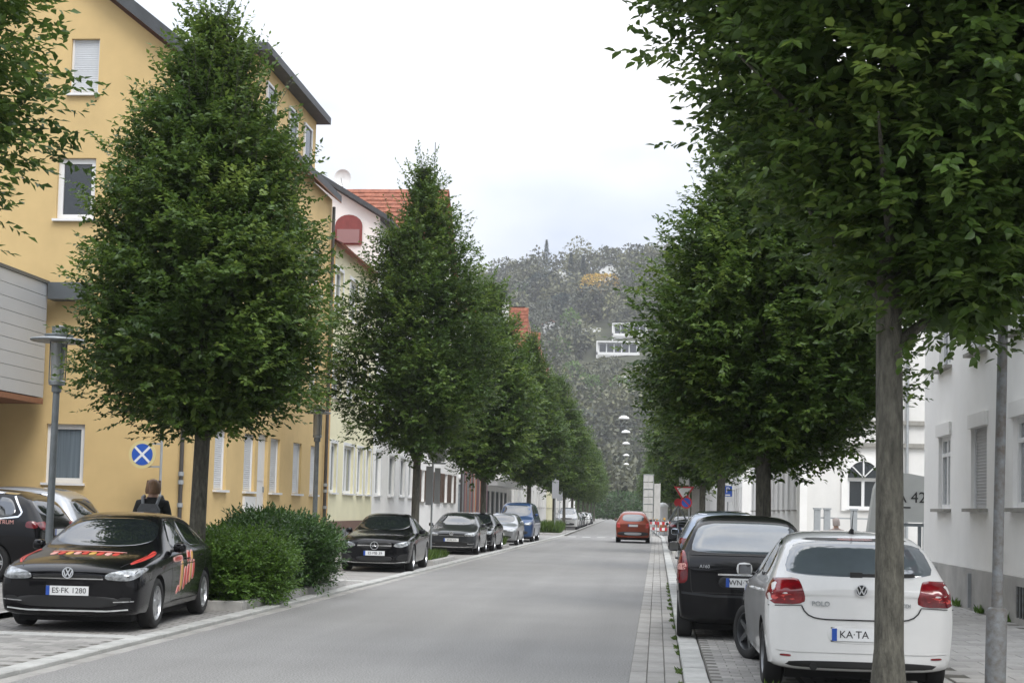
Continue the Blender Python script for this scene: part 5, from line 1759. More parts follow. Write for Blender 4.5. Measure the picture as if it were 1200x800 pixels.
VAN = dict(GOLF, L=4.9, W=1.90, H=1.97, zmin=.2, wr=.34, ax=(.95, 3.95), tw=.22, mir=(1.35, 1.35), plates=(.55, .85), embl=(.95, 1.2), er=.09, spokes=5,
    handles=((1.9, 1.05), (2.9, 1.05)), crease_rows=((0, .4), (12, .7)),
    st=[(0, .72, .34, .84, .62, .90), (.10, .86, .24, .96, .74, 1.02), (.35, .93, .22, 1.10, .78, 1.16), (.70, .95, .22, 1.18, .79, 1.26), (.95, .95, .22, 1.20, .77, 1.40),
        (1.3, .95, .22, 1.22, .72, 1.74), (1.65, .95, .22, 1.22, .70, 1.93), (2.4, .95, .22, 1.22, .70, 1.97), (3.4, .95, .22, 1.22, .70, 1.97), (4.5, .95, .23, 1.22, .70, 1.95),
        (4.78, .94, .25, 1.20, .72, 1.86), (4.86, .92, .28, 1.12, .78, 1.30), (4.9, .86, .36, 1.0, .76, 1.1)],
    patches=[('windscreen', 'F', [(-.76, 1.27), (.76, 1.27), (.68, 1.82), (-.68, 1.82)], 'glass', False),
        ('rear_window', 'R', [(-.66, 1.25), (.66, 1.25), (.60, 1.78), (-.60, 1.78)], 'glass', False),
        ('side_window', 'S', [(1.12, 1.24), (2.05, 1.24), (2.05, 1.80), (1.5, 1.78)], 'glass', True),
        ('side_window', 'S', [(2.2, 1.24), (3.3, 1.24), (3.3, 1.80), (2.2, 1.80)], 'glass', True),
        ('headlight', 'F', [(.48, .84), (.82, .82), (.90, 1.0), (.55, .96)], 'hl', True),
        ('grille', 'F', [(-.48, .86), (.48, .86), (.52, .97), (-.52, .97)], 'trim', False),
        ('lower_intake', 'F', [(-.66, .36), (.66, .36), (.70, .56), (-.70, .56)], 'trim', False),
        ('tail_light', 'R', [(.80, .9), (.90, .9), (.88, 1.25), (.80, 1.25)], 'tl', True)]
        + seams([[(1.1, 1.22), (1.1, .36)], [(2.12, 1.22), (2.12, .36)], [(3.36, 1.22), (3.36, .36)]], 0, 0))
DUSTER = dict(SUV, patches=[p for p in SUV['patches'] if p[0] not in ('tail_light', 'tail_light_side', 'rear_window', '~window_trim')] + [
        ('rear_window', 'R', [(-.60, 1.14), (.60, 1.14), (.53, 1.52), (-.53, 1.52)], 'tint', False),
        ('tail_light', 'R', [(.66, .80), (.85, .80), (.87, 1.06), (.70, 1.06)], 'tlb', True),  # glow of the lit tail lamps is put into the bright lens colour
        ('rear_bumper', 'R', [(-.80, .38), (.80, .38), (.84, .60), (-.84, .60)], 'trim', False),
        ('skid_plate', 'R', [(-.45, .42), (.45, .42), (.48, .56), (-.48, .56)], 'rim', False)])
SMALL = dict(POLO, L=3.72, W=1.66, H=1.42, ax=(.75, 3.18), patches=[(p[0], p[1], ([p[2][0]]+[(a*.937, b*.97) for a, b in p[2][1:]] if p[0][0] == '~' else [(a*.937, b*.97) for a, b in p[2]]) if p[1] == 'S' else ([p[2][0]]+[(a*.97, b*.97) for a, b in p[2][1:]] if p[0][0] == '~' else [(a*.97, b*.97) for a, b in p[2]]), p[3], p[4]) for p in POLO['patches']], handles=())

# ---- the black hatchback with red advertising lettering
golf_extra = []
rd = random.Random(12)
# bonnet stripes along both edges and a band of broken lettering across the bonnet
golf_extra += [('bonnet_stripe', 'T', [(-.70, .28), (-.78, .55), (-.80, .95), (-.77, 1.22), (-.715, 1.20), (-.745, .95), (-.72, .58), (-.66, .30)], 'red', True)]
for i in range(9):
    a = -.42+i*.098
    golf_extra.append(('bonnet_lettering', 'T', [(a, .78), (a+.075, .78), (a+.08, .60+rd.uniform(0, .06)), (a+.01, .58+rd.uniform(0, .06))], ['red', 'pink', 'red', 'yel', 'red', 'pink', 'yel', 'red', 'pink'][i], False))
golf_extra += [('~bonnet_underline', 'T', [.03, (-.48, .84), (.46, .84)], 'pink', False), ('~bonnet_underline', 'T', [.035, (-.44, .80), (.46, .80)], 'red', False)]
for sgd in (-1, 1):
    golf_extra.append(('door_band', 'S', [(1.62, .80), (2.12, .82), (2.12, .90), (1.62, .88)], 'pink', sgd))
    golf_extra.append(('door_band', 'S', [(1.68, .815), (2.06, .835), (2.06, .885), (1.68, .865)], 'red', sgd))
    # jagged red letter strokes climbing towards the tail
    for j, (s0, z0, hgt, wd_) in enumerate(((1.95, .40, .42, .12), (2.14, .42, .30, .10), (2.30, .48, .27, .11), (2.46, .50, .30, .10), (2.62, .54, .26, .11), (2.36, .78, .15, .14), (2.56, .80, .13, .12), (1.80, .38, .10, .10))):
        golf_extra.append(('door_lettering', 'S', [(s0-.012, z0-.012), (s0+wd_+.0, z0+.02), (s0+wd_+.07, z0+hgt+.02), (s0+.05, z0+hgt+.012)], 'pink', sgd))
        golf_extra.append(('door_letter_fill', 'S', [(s0+.008, z0+.01), (s0+wd_-.015, z0+.035), (s0+wd_+.05, z0+hgt), (s0+.065, z0+hgt-.01)], 'red' if j % 3 else 'yel', sgd))
def lift(o, names, d=.0025):
    for c in o.children:
        if c.name.split('.')[0] in names:
            for v in c.data.vertices:
                v.co.x *= 1+d/.9
golf, gbvh = make_car('hatchback_car', 'black hatchback with red lettering parked beside the hedge on the left', 'golf', GOLF, m_black, (-7.30, 19.7, BAY_L), R(184.5), 'vw', 'ES·FK 1280', extra=golf_extra)
lift(golf, ('door_letter_fill', 'door_band'))

# ---- the white hatchback on the right, seen from behind
polo, pbvh = make_car('hatchback_car', 'white hatchback parked on the right behind the nearest tree trunk', 'polo', POLO, m_whitep, (1.83, 15.72, BAY_R), R(.6), 'vw', 'KA·TA 1880' if False else 'KA·TA', m_rimd, steer=R(24))
l, n_ = shoot(pbvh, POLO, 'R', -.46, .80)
obj('badge', text_mesh('POLO', .062, m_metal_grey, .003), polo, (-.36, l.y-.012, .81), (R(84), 0, 0))
l, n_ = shoot(pbvh, POLO, 'R', .52, .80)
obj('badge', text_mesh('TDI', .05, m_metal_grey, .003), polo, (.40, l.y-.012, .81), (R(84), 0, 0))
l, n_ = shoot(pbvh, POLO, 'R', .0, 1.08)
MB().obox((-.06, l.y-.03, 1.055), (.55, 0, .012), (0, .015, 0), (0, 0, .03)).box(-.09, .02, l.y-.035, l.y-.005, 1.04, 1.10).build('rear_wiper', m_trim, polo)
MB().tube([(-.42, -1.75, .25), (-.42, -1.985, .245)], .034, 12).build('exhaust', m_trim, polo, 40)
MB().tube([(.0, -1.28, 1.44), (.0, -1.33, 1.475)], [.03, .02], 8).tube([(0, -1.32, 1.47), (0, -1.42, 1.66)], [.006, .003], 6).build('aerial', m_trim, polo, 40)

# ---- the black compact in front of it
acar, abvh = make_car('compact_car', 'black tall compact car parked ahead of the white hatchback', 'acls', ACLS, m_black2, (1.17, 20.98, BAY_R), R(-.8), 'star', 'WN·TM', m_rim)
l, n_ = shoot(abvh, ACLS, 'R', -.5, .92)
obj('badge', text_mesh('A160', .06, m_emblem, .003), acar, (-.53, l.y-.012, .93), (R(84), 0, 0))
MB().tube([(.25, -.9, 1.57), (.25, -1.05, 1.95)], [.006, .003], 6).build('aerial', m_trim, acar, 40)

# ---- wagon with roof rails ahead of that
make_car('estate_car', 'silver-blue estate with roof rails ahead of the black compact car', 'suv166', dict(SUV, H=1.66), M('blue_silver_paint', (.22, .26, .32), .3, .7, coat=1), (1.35, 31.6, BAY_R), R(-.5))

# ---- left row, front views
make_car('saloon_car', 'black saloon with chrome star grille parked on the left', 'sedan', SEDAN, m_black, (-6.98, 38.35, BAY_L), R(182.5), 'star', 'ES·MB 39', glass=m_glass)
make_car('hatchback_car', 'dark grey hatchback parked behind the left tree with bright windscreen', 'golf', GOLF, m_greyp, (-7.12, 53.3, BAY_L), R(181), 'vw', 'ES·B 215')
make_car('hatchback_car', 'black hatchback close behind the dark grey hatchback', 'golf', GOLF, m_black, (-7.02, 57.75, BAY_L), R(180), None)
make_car('small_car', 'small silver car with round lights in front of the blue van', 'small', SMALL, m_silverp, (-7.02, 68.0, BAY_L), R(180), None)
make_car('van', 'blue van parked at the end of the left row', 'van', dict(VAN, cat='van'), m_bluep, (-7.05, 76.0, BAY_L), R(180), None)

# ---- courtyard cars on the far left, side on
dk, dkb = make_car('suv_car', 'black car with a line of lettering on its side at the left edge', 'suv', dict(SUV), m_black, (-13.35, 26.9, WALK_L), R(90), None, rimmat=m_rim)
obj('side_lettering', text_mesh('PPE-CENTRUM', .105, m_pink_decal, .002), dk, (-.905, -1.40, 1.09), (R(90), 0, R(-90)))
make_car('suv_car', 'silver estate behind the black car in front of the yellow wall', 'suv178', dict(SUV, H=1.78), m_silverp, (-14.05, 30.3, WALK_L), R(90), None)

# ---- the road and the far parked rows
make_car('suv_car', 'copper-red car driving away in the middle of the street', 'duster', DUSTER, m_redp, (-1.28, 81.5, 0), R(.5), None, group='moving traffic')
make_car('hatchback_car', 'dark car parked on the right near the road signs', 'golf', GOLF, m_greyp, (1.5, 78.5+2, BAY_R), R(0), None)
make_car('van', 'white box-shaped car parked first beyond the junction on the left', 'van185', dict(VAN, cat='van', H=1.85), m_whitep, (bx(-6.95, 127), 127, BAY_L), R(181), None, glass=m_glass_tint)
gc = random.Random(8)
for i, (y, pm, lab) in enumerate(((134, m_silverp, 'silver hatchback second in the far left row'), (141, m_greyp, 'dark hatchback third in the far left row'), (148, m_black, 'black hatchback fourth in the far left row'), (156, m_whitep, 'white hatchback fifth in the far left row'), (170, m_whitep, 'white hatchback near the end of the far left row'), (182, m_black, 'dark hatchback at the end of the far left row'))):
    make_car('hatchback_car', lab, 'golf', GOLF, pm, (bx(-6.95, y), y, BAY_L), R(181), None, glass=m_glass_tint if i % 2 else m_glass)
# ------------------------------------------------------------------ street lamps
def street_lamp(label, loc, zdisc, r=.47, pr=.06, base=False, polemat=m_pole, tilt=0.):
    t = thing('street_lamp', label, 'lamp', loc, 0, 'disc-topped street lamps')
    t.rotation_euler = (0, tilt, .3)
    MB().tube([(0, 0, -.1), (0, 0, 1.2), (0, 0, zdisc-.85)], [pr*1.1, pr, pr*.92], 14).build('pole', polemat, t, 40)
    MB().lathe([(pr*1.25, 0), (pr*1.35, .02), (pr*1.35, .10), (pr*1.2, .12)], 'z', (0, 0, zdisc-.88), 16).build('collar', polemat, t, 40)
    MB().lathe([(.02, zdisc-.78), (.13, zdisc-.76), (.14, zdisc-.70), (.12, zdisc-.68)], 'z', n=18).build('lantern_base', m_metal_grey, t, 40)
    MB().lathe([(.105, zdisc-.69), (.125, zdisc-.06)], 'z', n=18).build('lantern_glass', M('lantern_glass', (.30, .31, .30), .15, spec=.8), t, 40)
    for k in range(4):
        a = k*math.pi/2+.4
        MB().tube([(.135*math.cos(a), .135*math.sin(a), zdisc-.72), (.14*math.cos(a), .14*math.sin(a), zdisc-.02)], .011, 6).build('strut', m_pole, t)
    MB().lathe([(0, zdisc-.03), (r*.96, zdisc-.03), (r, zdisc-.012), (r*.97, zdisc+.01), (r*.4, zdisc+.05), (.2, zdisc+.06)], 'z', n=36).build('disc_shade', m_metal_grey, t, 40)
    MB().lathe([(.22, zdisc+.05), (.24, zdisc+.07), (.24, zdisc+.09), (.12, zdisc+.10), (.12, zdisc+.20), (.13, zdisc+.22), (.02, zdisc+.25), (0, zdisc+.25)], 'z', n=24).build('cap', m_metal_grey, t, 40)
    if base:
        MB().lathe([(pr*1.9, -.1), (pr*1.9, .78), (pr*1.7, .81), (pr, .82)], 'z', n=20).build('base_sleeve', m_pole_worn, t, 40)
    return t
street_lamp('grey lamp post with flat disc shade at the far left of the yellow house', (-10.1, 24.0, WALK_L), 4.2, tilt=R(.4))
street_lamp('lamp post with disc shade at the end of the yellow house by the hedge', (-10.25, 44.0, WALK_L), 4.31, .40, .075)
street_lamp('worn grey lamp post with base sleeve at the right edge', (2.955, 13.4, WALK_R), 4.3, .47, .047, True, m_pole_worn, tilt=R(1.1))
# lamps hung on cables across the street
for i, y in enumerate((90, 106, 124, 150, 178)):
    t = thing('hanging_lamp', '%s white lamp hanging on a cable over the street from the near end' % ['first', 'second', 'third', 'fourth', 'fifth'][i], 'lamp', (bx(-2.1, y), y, 7.25), 0, 'lamps hung over the street')
    MB().lathe([(0, .0), (.30, -.02), (.34, .03), (.25, .13), (.08, .2), (0, .2)], 'z', n=24).build('shade', m_white_frame, t, 40)
    MB().tube([(0, 0, .2), (0, 0, .48)], .02, 6).build('hanger', m_pole, t)
    pts = [(x, 0, .48+.0035*x*x) for x in np.linspace(-9, 7.6, 15)]
    MB().tube(pts, .008, 4).build('cable', m_pole, t)

# ------------------------------------------------------------------ signs
m_sign_blue = M('sign_blue', (.02, .09, .42), .4)
m_sign_red = M('sign_red', (.50, .02, .03), .4)
m_sign_white = M('sign_white', (.74, .74, .74), .4)
m_sign_yel = M('sign_cream_ring', (.62, .52, .25), .45)
m_sign_back = M('sign_back', (.34, .35, .36), .5, .4)
def disc(r, y0, y1, n=32):
    return MB().lathe([(0, y0), (r, y0), (r, y1), (0, y1)], 'y', n=n)
t = thing('round_sign', 'round blue no-stopping style sign with pale cross on a thin pole by the yellow wall', 'sign', (-11.68, 34.05, WALK_L))
MB().tube([(0, .05, -.05), (0, .05, 3.0)], .03, 8).build('pole', m_pole_light, t, 40)
MB().box(-.5, 0, .02, .05, 2.32, 2.36).box(-.5, 0, .02, .05, 2.86, 2.90).build('bracket', m_pole_light, t)
cxs, czs = -.44, 2.62
sd = disc(.33, .0, .02).build('sign_face', m_sign_yel, t, 40, (cxs, -.02, czs))
disc(.255, -.004, -.001).build('blue_field', m_sign_blue, sd, 40)
for a in (math.pi/4, -math.pi/4):
    u_ = Vector((math.cos(a), 0, math.sin(a)))
    w_ = Vector((-math.sin(a), 0, math.cos(a)))*.028
    MB().obox(-u_*.255-w_+Vector((0, -.009 if a > 0 else -.0095, 0)), u_*.51, w_*2, Vector((0, .003, 0))).build('cross_bar', m_sign_white, sd)

def pole_sign(name, label, loc, h, pr=.03):
    t = thing(name, label, 'sign', loc)
    MB().tube([(0, .04, -.05), (0, .04, h)], pr, 8).build('pole', m_pole_light, t, 40)
    return t
t = pole_sign('traffic_signs', 'pole with white plate, give-way triangle and no-parking disc on the right', (1.27, 60, BAY_R), 3.15)
MB().box(-.42, -.02, -.02, .0, 2.72, 3.05).build('plate', m_sign_white, t)
tri = [(-.62, 2.66), (.20, 2.66), (-.21, 2.02)]
tr = MB().prism(tri, (0, -.02, 0), (1, 0, 0), (0, 0, 1), (0, 1, 0), .015).build('give_way_sign', m_sign_red, t)
MB().prism([(-.50, 2.60), (.08, 2.60), (-.21, 2.15)], (0, -.026, 0), (1, 0, 0), (0, 0, 1), (0, 1, 0), .004).build('white_field', m_sign_white, tr)
sd = disc(.24, -.02, -.002).build('no_parking_sign', m_sign_red, t, 40, (-.12, -.02, 2.02))
disc(.18, -.026, -.022).build('blue_field', m_sign_blue, sd, 40)
MB().obox((-.14, -.031, .11), (.25, 0, -.25), (.035, 0, .035), (0, .004, 0)).build('slash', m_sign_red, sd)
t = pole_sign('traffic_signs', 'small round and triangular signs just left of the no-parking pole', (.86, 61.5, BAY_R), 2.2, .025)
disc(.17, -.02, -.002).build('round_sign', m_sign_red, t, 40, (0, 0, 2.02))
for a, b in (((-.38, 1.25), (0, 1.9)), ((0, 1.9), (.38, 1.25)), ((.38, 1.25), (-.38, 1.25))):
    MB().tube([(a[0], .0, a[1]), (b[0], .0, b[1])], .035, 6).build('triangle_edge', m_pole, t)
# parking stele
t = thing('parking_stele', 'tall slim grey parking stele with blue P panel behind the estate car', 'sign', (1.56, 60.9, BAY_R))
MB().box(-.17, .17, -.05, .05, -.05, 3.8).build('panel', M('stele_grey', (.45, .45, .43), .5, var=.12, vscale=4), t)
f_ = MB().box(-.165, .165, -.058, -.052, 3.05, 3.78).build('blue_panel', m_sign_blue, t)
obj('lettering', text_mesh('P', .42, m_sign_white, .002), f_, (0, -.062, 3.52), (R(90), 0, 0))
MB().box(-.10, .12, -.062, -.059, 3.10, 3.24).build('car_symbol', m_sign_white, f_)
MB().box(-.165, .165, -.058, -.052, 2.72, 3.03).build('white_panel', m_sign_white, t)
for i in range(3):
    MB().box(-.12, .12, -.062, -.059, 2.78+i*.08, 2.80+i*.08).build('text_line', m_pole, t)
t = pole_sign('parking_sign', 'square blue P sign with small car symbol on the far right', (3.5, 75, WALK_R), 3.0)
f_ = MB().box(-.21, .21, -.02, .0, 2.45, 2.98).build('sign_face', m_sign_blue, t)
obj('lettering', text_mesh('P', .40, m_sign_white, .002), f_, (0, -.024, 2.76), (R(90), 0, 0))
MB().box(-.12, .12, -.026, -.021, 2.49, 2.56).build('car_symbol', m_sign_white, f_)
MB().box(-.21, .21, -.02, .0, 2.18, 2.43).build('lower_plate', m_sign_white, t)
# backs of signs on the left pavement
t = pole_sign('sign_pole', 'pole with grey sign backs beside the second left tree', (-6.95, 45.6, .16), 3.55, .032)
disc(.30, -.015, .005).build('round_back', m_sign_back, t, 40, (.12, .02, 3.15))
MB().box(-.20, .0, .0, .02, 1.55, 2.75).build('plate_back', m_sign_back, t)
MB().box(.07, .25, .0, .02, 1.6, 2.7).build('plate_back', m_sign_back, t)
MB().box(-.3, .4, .03, .05, 2.82, 2.87).build('bracket', m_pole_light, t)
for yy, xx in ((97, -6.6), (119, -7.3)):
    t = pole_sign('sign_pole', 'narrow sign pole with grey back, %s the junction on the left' % ('at' if yy < 100 else 'beyond'), (bx(xx, yy), yy, .1), 3.6)
    MB().box(-.22, .22, .0, .02, 2.3, 3.5).build('plate_back', m_sign_back, t)

# ------------------------------------------------------------------ site works at the far end on the right
t = thing('scaffold_tower', 'tall pale sheeted scaffold tower standing at the right of the far street', 'scaffold', (-.62, 103, 0))
t.scale = (.72, .72, .74)
m_sheet = M('scaffold_sheeting', (.46, .45, .42), .8, var=.15, vscale=2)
for i in range(6):
    for j in range(2):
        MB().box(-.46+j*.46, -.02+j*.46, -.04, .0, 1.6+i*.69, 2.24+i*.69).build('sheet_panel', m_sheet, t)
    for j in range(2):
        MB().box(.47, .50, .05+j*1.2, 1.2+j*1.2, 1.6+i*.69, 2.24+i*.69).build('side_panel', m_sheet, t)
for x in (-.48, .0, .48, 1.1):
    MB().tube([(x, .05, 0), (x, .05, 5.75 if x < .6 else 5.0)], .03, 6).build('standard', m_pole_light, t)
MB().box(.55, 1.15, .0, .04, 1.6, 4.9).build('return_panel', m_sheet, t)
for z in (1.55, 3.0, 4.4, 5.72):
    MB().tube([(-.5, -.06, z), (.52, -.06, z)], .025, 6).build('ledger', m_pole_light, t)
t = thing('advertising_column', 'white round-topped cylinder standing at the far right kerb', 'column', (.42, 110, .05))
MB().lathe([(0, 2.35), (.2, 2.3), (.38, 2.15), (.42, 2.05), (.36, 2.0), (.36, 0)], 'z', n=24).build('column', m_white_frame, t, 50)
MB().lathe([(.365, .2), (.37, .25), (.37, .9), (.365, .95)], 'z', n=24).build('poster_band', M('column_poster', (.55, .25, .08), .6, var=.7, vscale=3, dark=(.4, .05, .05)), t, 50)
for i, (x, y) in enumerate(((-.15, 106), (.35, 104), (.85, 105), (.1, 112))):
    t = thing('barrier', ['red and white work barrier nearest the red car on the right', 'middle red and white work barrier before the white column', 'right-hand red and white work barrier by the far dark car', 'red and white work barrier behind the white column'][i], 'barrier', (x, y, .05), .2*i, 'site barriers')
    for k in range(4):
        for zr in (.35, .75):
            MB().box(-.4+k*.2, -.2+k*.2, -.015, .015, zr, zr+.2).build('stripe_board', m_sign_red if (k+int(zr*2)) % 2 else m_sign_white, t)
    for xx in (-.38, .36):
        MB().box(xx, xx+.04, -.02, .02, .0, 1.05).box(xx-.05, xx+.09, -.2, .2, 0, .05).build('post', m_pole, t)
    MB().lathe([(0, 1.25), (.08, 1.22), (.09, 1.1), (.05, 1.05)], 'z', (-.36, 0, 0), 12).build('warning_lamp', m_yel_decal, t, 40)

# ------------------------------------------------------------------ people
def person(label, loc, rz, height, top, legs, hairm, skin, hairlen=.1, pose=0):
    t = thing('person', label, 'person', loc, rz, None)
    me = bpy.data.meshes.new('body')
    V, E, RD = [], [], []
    def v(x, y, z, r, par=None):
        V.append((x, y, z))
        RD.append(r)
        if par is not None:
            E.append((par, len(V)-1))
        return len(V)-1
    pel = v(0, 0, .93, .145)
    wst = v(0, .01, 1.10, .130, pel)
    ch = v(0, .0, 1.30, .155, wst)
    sh = v(0, .0, 1.44, .12, ch)
    nk = v(0, .01, 1.52, .052, sh)
    hd0 = v(0, .03, 1.60, .075, nk)
    hd1 = v(0, .025, 1.69, .092, hd0)
    hd2 = v(0, .02, 1.755, .068, hd1)
    v(0, .125, 1.645, .014, hd0)
    for sg in (-1, 1):
        v(sg*.095, .015, 1.66, .014, hd1)
        s_ = v(sg*.17, 0, 1.43, .082, sh)
        e_ = v(sg*.24, -.02, 1.16, .052, s_)
        w_ = v(sg*.26, .08, .93, .034, e_)
        p_ = v(sg*.265, .11, .86, .036, w_)
        for q in range(4):
            a = v(sg*.265, .085+q*.02, .80, .0085, p_)
            b = v(sg*.26, .09+q*.022, .765-.006*abs(q-1.5), .008, a)
        a = v(sg*.245, .15, .845, .010, p_)
        v(sg*.235, .17, .81, .009, a)
        hp = v(sg*.095, 0, .88, .10, pel)
        st = .16*sg if pose else .03*sg
        kn = v(sg*.10, st*.6+.02, .50, .062, hp)
        an = v(sg*.10, st*.9-.02, .09, .042, kn)
        v(sg*.105, st*.9+.14, .035, .034, an)
    me.from_pydata(V, E, [])
    o = bpy.data.objects.new('body', me)
    COL.objects.link(o)
    o.modifiers.new('Skin', 'SKIN')
    sv = me.skin_vertices[0].data
    for i, r in enumerate(RD):
        sv[i].radius = (r, r)
        sv[i].use_root = i == 0
    sb_ = o.modifiers.new('Sub', 'SUBSURF')
    sb_.levels = sb_.render_levels = 2
    dg = bpy.context.evaluated_depsgraph_get()
    dg.update()
    me2 = bpy.data.meshes.new_from_object(o.evaluated_get(dg))
    bpy.data.objects.remove(o, do_unlink=True)
    for m in (top, legs, skin, m_trim):
        me2.materials.append(m)
    for p in me2.polygons:
        c = p.center
        p.material_index = 2 if c.z > 1.515 or (abs(c.x) > .2 and c.z < .925) else (3 if c.z < .10 else (1 if c.z < .90 and abs(c.x) < .2 else 0))
        p.use_smooth = True
    k = height/1.82
    b = obj('body', me2, t)
    hairv = MB()
    n, m_ = 16, 10
    vs = []
    for i in range(m_+1):
        a = math.pi*.62*i/m_
        for j in range(n):
            c = 2*math.pi*j/n
            f = 1+.06*math.sin(5*c+i)
            zz = 1.70+.125*math.cos(a)
            fr = math.sin(c) > .35
            vs.append((.104*math.sin(a)*math.cos(c)*f, .012+.112*math.sin(a)*math.sin(c)*f*(.85 if fr and i > 5 else 1), zz+(.055 if fr and i > 5 else 0)-(hairlen*max(0, (i-6)/4) if not fr else 0)))
    fs = [(i*n+j, i*n+(j+1) % n, (i+1)*n+(j+1) % n, (i+1)*n+j) for i in range(m_) for j in range(n)]
    hairv.add(vs, fs).build('hair', hairm, t, 60)
    for sg in (-1, 1):
        MB().lathe([(0, .0), (.012, -.004), (.014, -.010)], 'y', n=10).build('eye', m_trim, t, 60, (sg*.035, .112, 1.675))
    MB().box(-.028, .028, .105, .116, 1.606, 1.614).build('mouth', M('lips', (.35, .12, .10), .5), t)
    # collar
    MB().lathe([(.075, 1.475), (.085, 1.52), (.075, 1.535), (.06, 1.50)], 'z', (0, .005, 0), 18).build('collar', top, t, 50)
    t.scale = (k, k, k)
    return t
m_skin = M('skin', (.55, .33, .24), .55, var=.1, vscale=12)
p1 = person('person in a black jacket walking away behind the black hatchback', (-8.34, 24.0, WALK_L), R(6), 1.90, M('black_jacket', (.014, .015, .014), .8, var=.3, vscale=14), M('dark_trousers', (.02, .022, .03), .85), M('light_red_hair', (.22, .12, .06), .55, var=.5, vscale=40, stretch=(1, 1, .1)), m_skin, .07, 1)
p1.scale = (p1.scale[0]*1.16, p1.scale[1]*1.05, p1.scale[2])
bp = thing('backpack', 'grey backpack with shoulder straps on the person behind the hatchback', 'backpack', (-8.34, 24.0, WALK_L), R(6))
bp.scale = p1.scale
m_pack = M('grey_pack_fabric', (.13, .135, .14), .8, var=.25, vscale=20)
bod = [(-.13, 1.02), (.13, 1.02), (.15, 1.1), (.145, 1.34), (.10, 1.43), (-.10, 1.43), (-.145, 1.34), (-.15, 1.1)]
MB().prism(bod, (0, -.165, 0), (1, 0, 0), (0, 0, 1), (0, -1, 0), .12).build('pack_body', m_pack, bp)
MB().prism([(a*.75, 1.05+(b-1.02)*.5) for a, b in bod], (0, -.286, 0), (1, 0, 0), (0, 0, 1), (0, -1, 0), .035).build('front_pocket', m_pack, bp)
for sg in (-1, 1):
    MB().tube([(sg*.09, -.18, 1.40), (sg*.115, -.10, 1.535), (sg*.12, .02, 1.555), (sg*.13, .12, 1.48), (sg*.15, .17, 1.30)], .022, 6).build('strap', M('strap_grey', (.24, .25, .26), .7), bp, 50)
person('pedestrian with pale hair seen over the black compact car on the right', (4.25, 36, WALK_R), R(10), 1.55, M('beige_coat', (.34, .28, .25), .85), M('grey_trousers', (.10, .10, .11), .85), M('pale_hair', (.45, .38, .34), .6, var=.2, vscale=30), m_skin, .06)

# ------------------------------------------------------------------ the wooded hill beyond the street
def hz(x, y):
    t = min(1, max(0, (min(y, 690)-330)/470))
    s = t*t*(3-2*t)
    return 128*s + (6*math.sin(x*.021+1.0)+4*math.sin(x*.047+y*.013))*s + (0 if y < 800 else (y-800)*.02)
xs_ = np.linspace(-900, 900, 61)
ys_ = np.linspace(325, 1500, 60)
mb = MB()
mb.v = [(float(x), float(y), hz(x, y)-.3) for y in ys_ for x in xs_]
mb.f = [(j*61+i, j*61+i+1, (j+1)*61+i+1, (j+1)*61+i) for j in range(59) for i in range(60)]
mb.m = [0]*len(mb.f)
mb.build('hill', M('hill_ground', (.06, .065, .035), .95, var=.4, vscale=.03), smooth=60, kind='structure')
m_hill = tree_leaf_mat('hill_foliage', (.045, .055, .032), (.095, .10, .052), (.17, .175, .08), .12)
m_hill_con = tree_leaf_mat('conifer_foliage', (.012, .028, .024), (.022, .045, .034), (.04, .07, .045), .1)
m_hill_yel = tree_leaf_mat('autumn_yellow', (.30, .25, .03), (.52, .35, .05), (.62, .38, .06), .2)
m_hill_lt = tree_leaf_mat('fresh_green', (.06, .12, .02), (.10, .18, .03), (.15, .24, .05), .2)
def far_crown(gg, n, rx, rz, z0, size, cone=False):
    d = norm(gg.normal(0, 1, (n, 3)))
    if cone:
        t = gg.random(n)**.8
        a = gg.uniform(0, 6.283, n)
        r = rx*(1-t)*(.6+.4*gg.random(n))
        p = np.stack([r*np.cos(a), r*np.sin(a), z0+t*rz*2], 1)
        D = norm(np.stack([np.cos(a), np.sin(a), -.5+0*a], 1)+gg.normal(0, .3, (n, 3)))
        N = norm(np.stack([np.cos(a)*.5, np.sin(a)*.5, 1+0*a], 1))
    else:
        lum = 1+.18*np.sin(d[:, 0]*4+gg.uniform(0, 6))*np.sin(d[:, 2]*5+gg.uniform(0, 6))+.1*np.sin(d[:, 1]*9)
        p = d*np.array([rx, rx, rz])*(lum*(.72+.3*gg.random(n)**.5))[:, None]
        p[:, 2] += z0+rz
        D = norm(d+gg.normal(0, .7, (n, 3)))
        N = norm(d+np.array([0, 0, .6])+gg.normal(0, .4, (n, 3)))
    return p, D, N
gg = np.random.default_rng(77)
keep_out = [(-14, 566, 15, 46), (-16, 546, 11, 32), (-46, 585, 6, 8), (-30, 574, 14, 10), (-46, 674, 8, 26), (-23, 660, 8, 18), (-10, 506, 8, 12), (-25.7, 624, 9, 9)]
PP, DD, NN, TT = [], [], [], []
cnt = 0
for k in range(5200):
    x, y = gg.uniform(-135, 45), gg.uniform(300, 712)
    if abs(x+BEND*(y-95)+2.5) < 12 and y < 318:
        continue
    if any(abs(x-a) < b_ and -c_ < y-d_ < 6 for a, d_, b_, c_ in [(q[0], q[1], q[2], q[3]) for q in keep_out]):
        continue
    r = gg.uniform(3.0, 6.4)
    z = hz(x, y) if y > 326 else 0
    p, D, N = far_crown(gg, 210, r, r*gg.uniform(.75, 1.2), gg.uniform(.3, 1.5), 1)
    PP.append(p+np.array([x, y, z]))
    DD.append(D)
    NN.append(N)
    TT.append(gg.normal(.42, .25)+gg.normal(0, .05, len(p)))
    cnt += 1
    if cnt > 1050:
        break
P_, D_, N_, T_ = (np.concatenate(q) for q in (PP, DD, NN, TT))
sz = gg.uniform(.9, 1.9, len(P_))
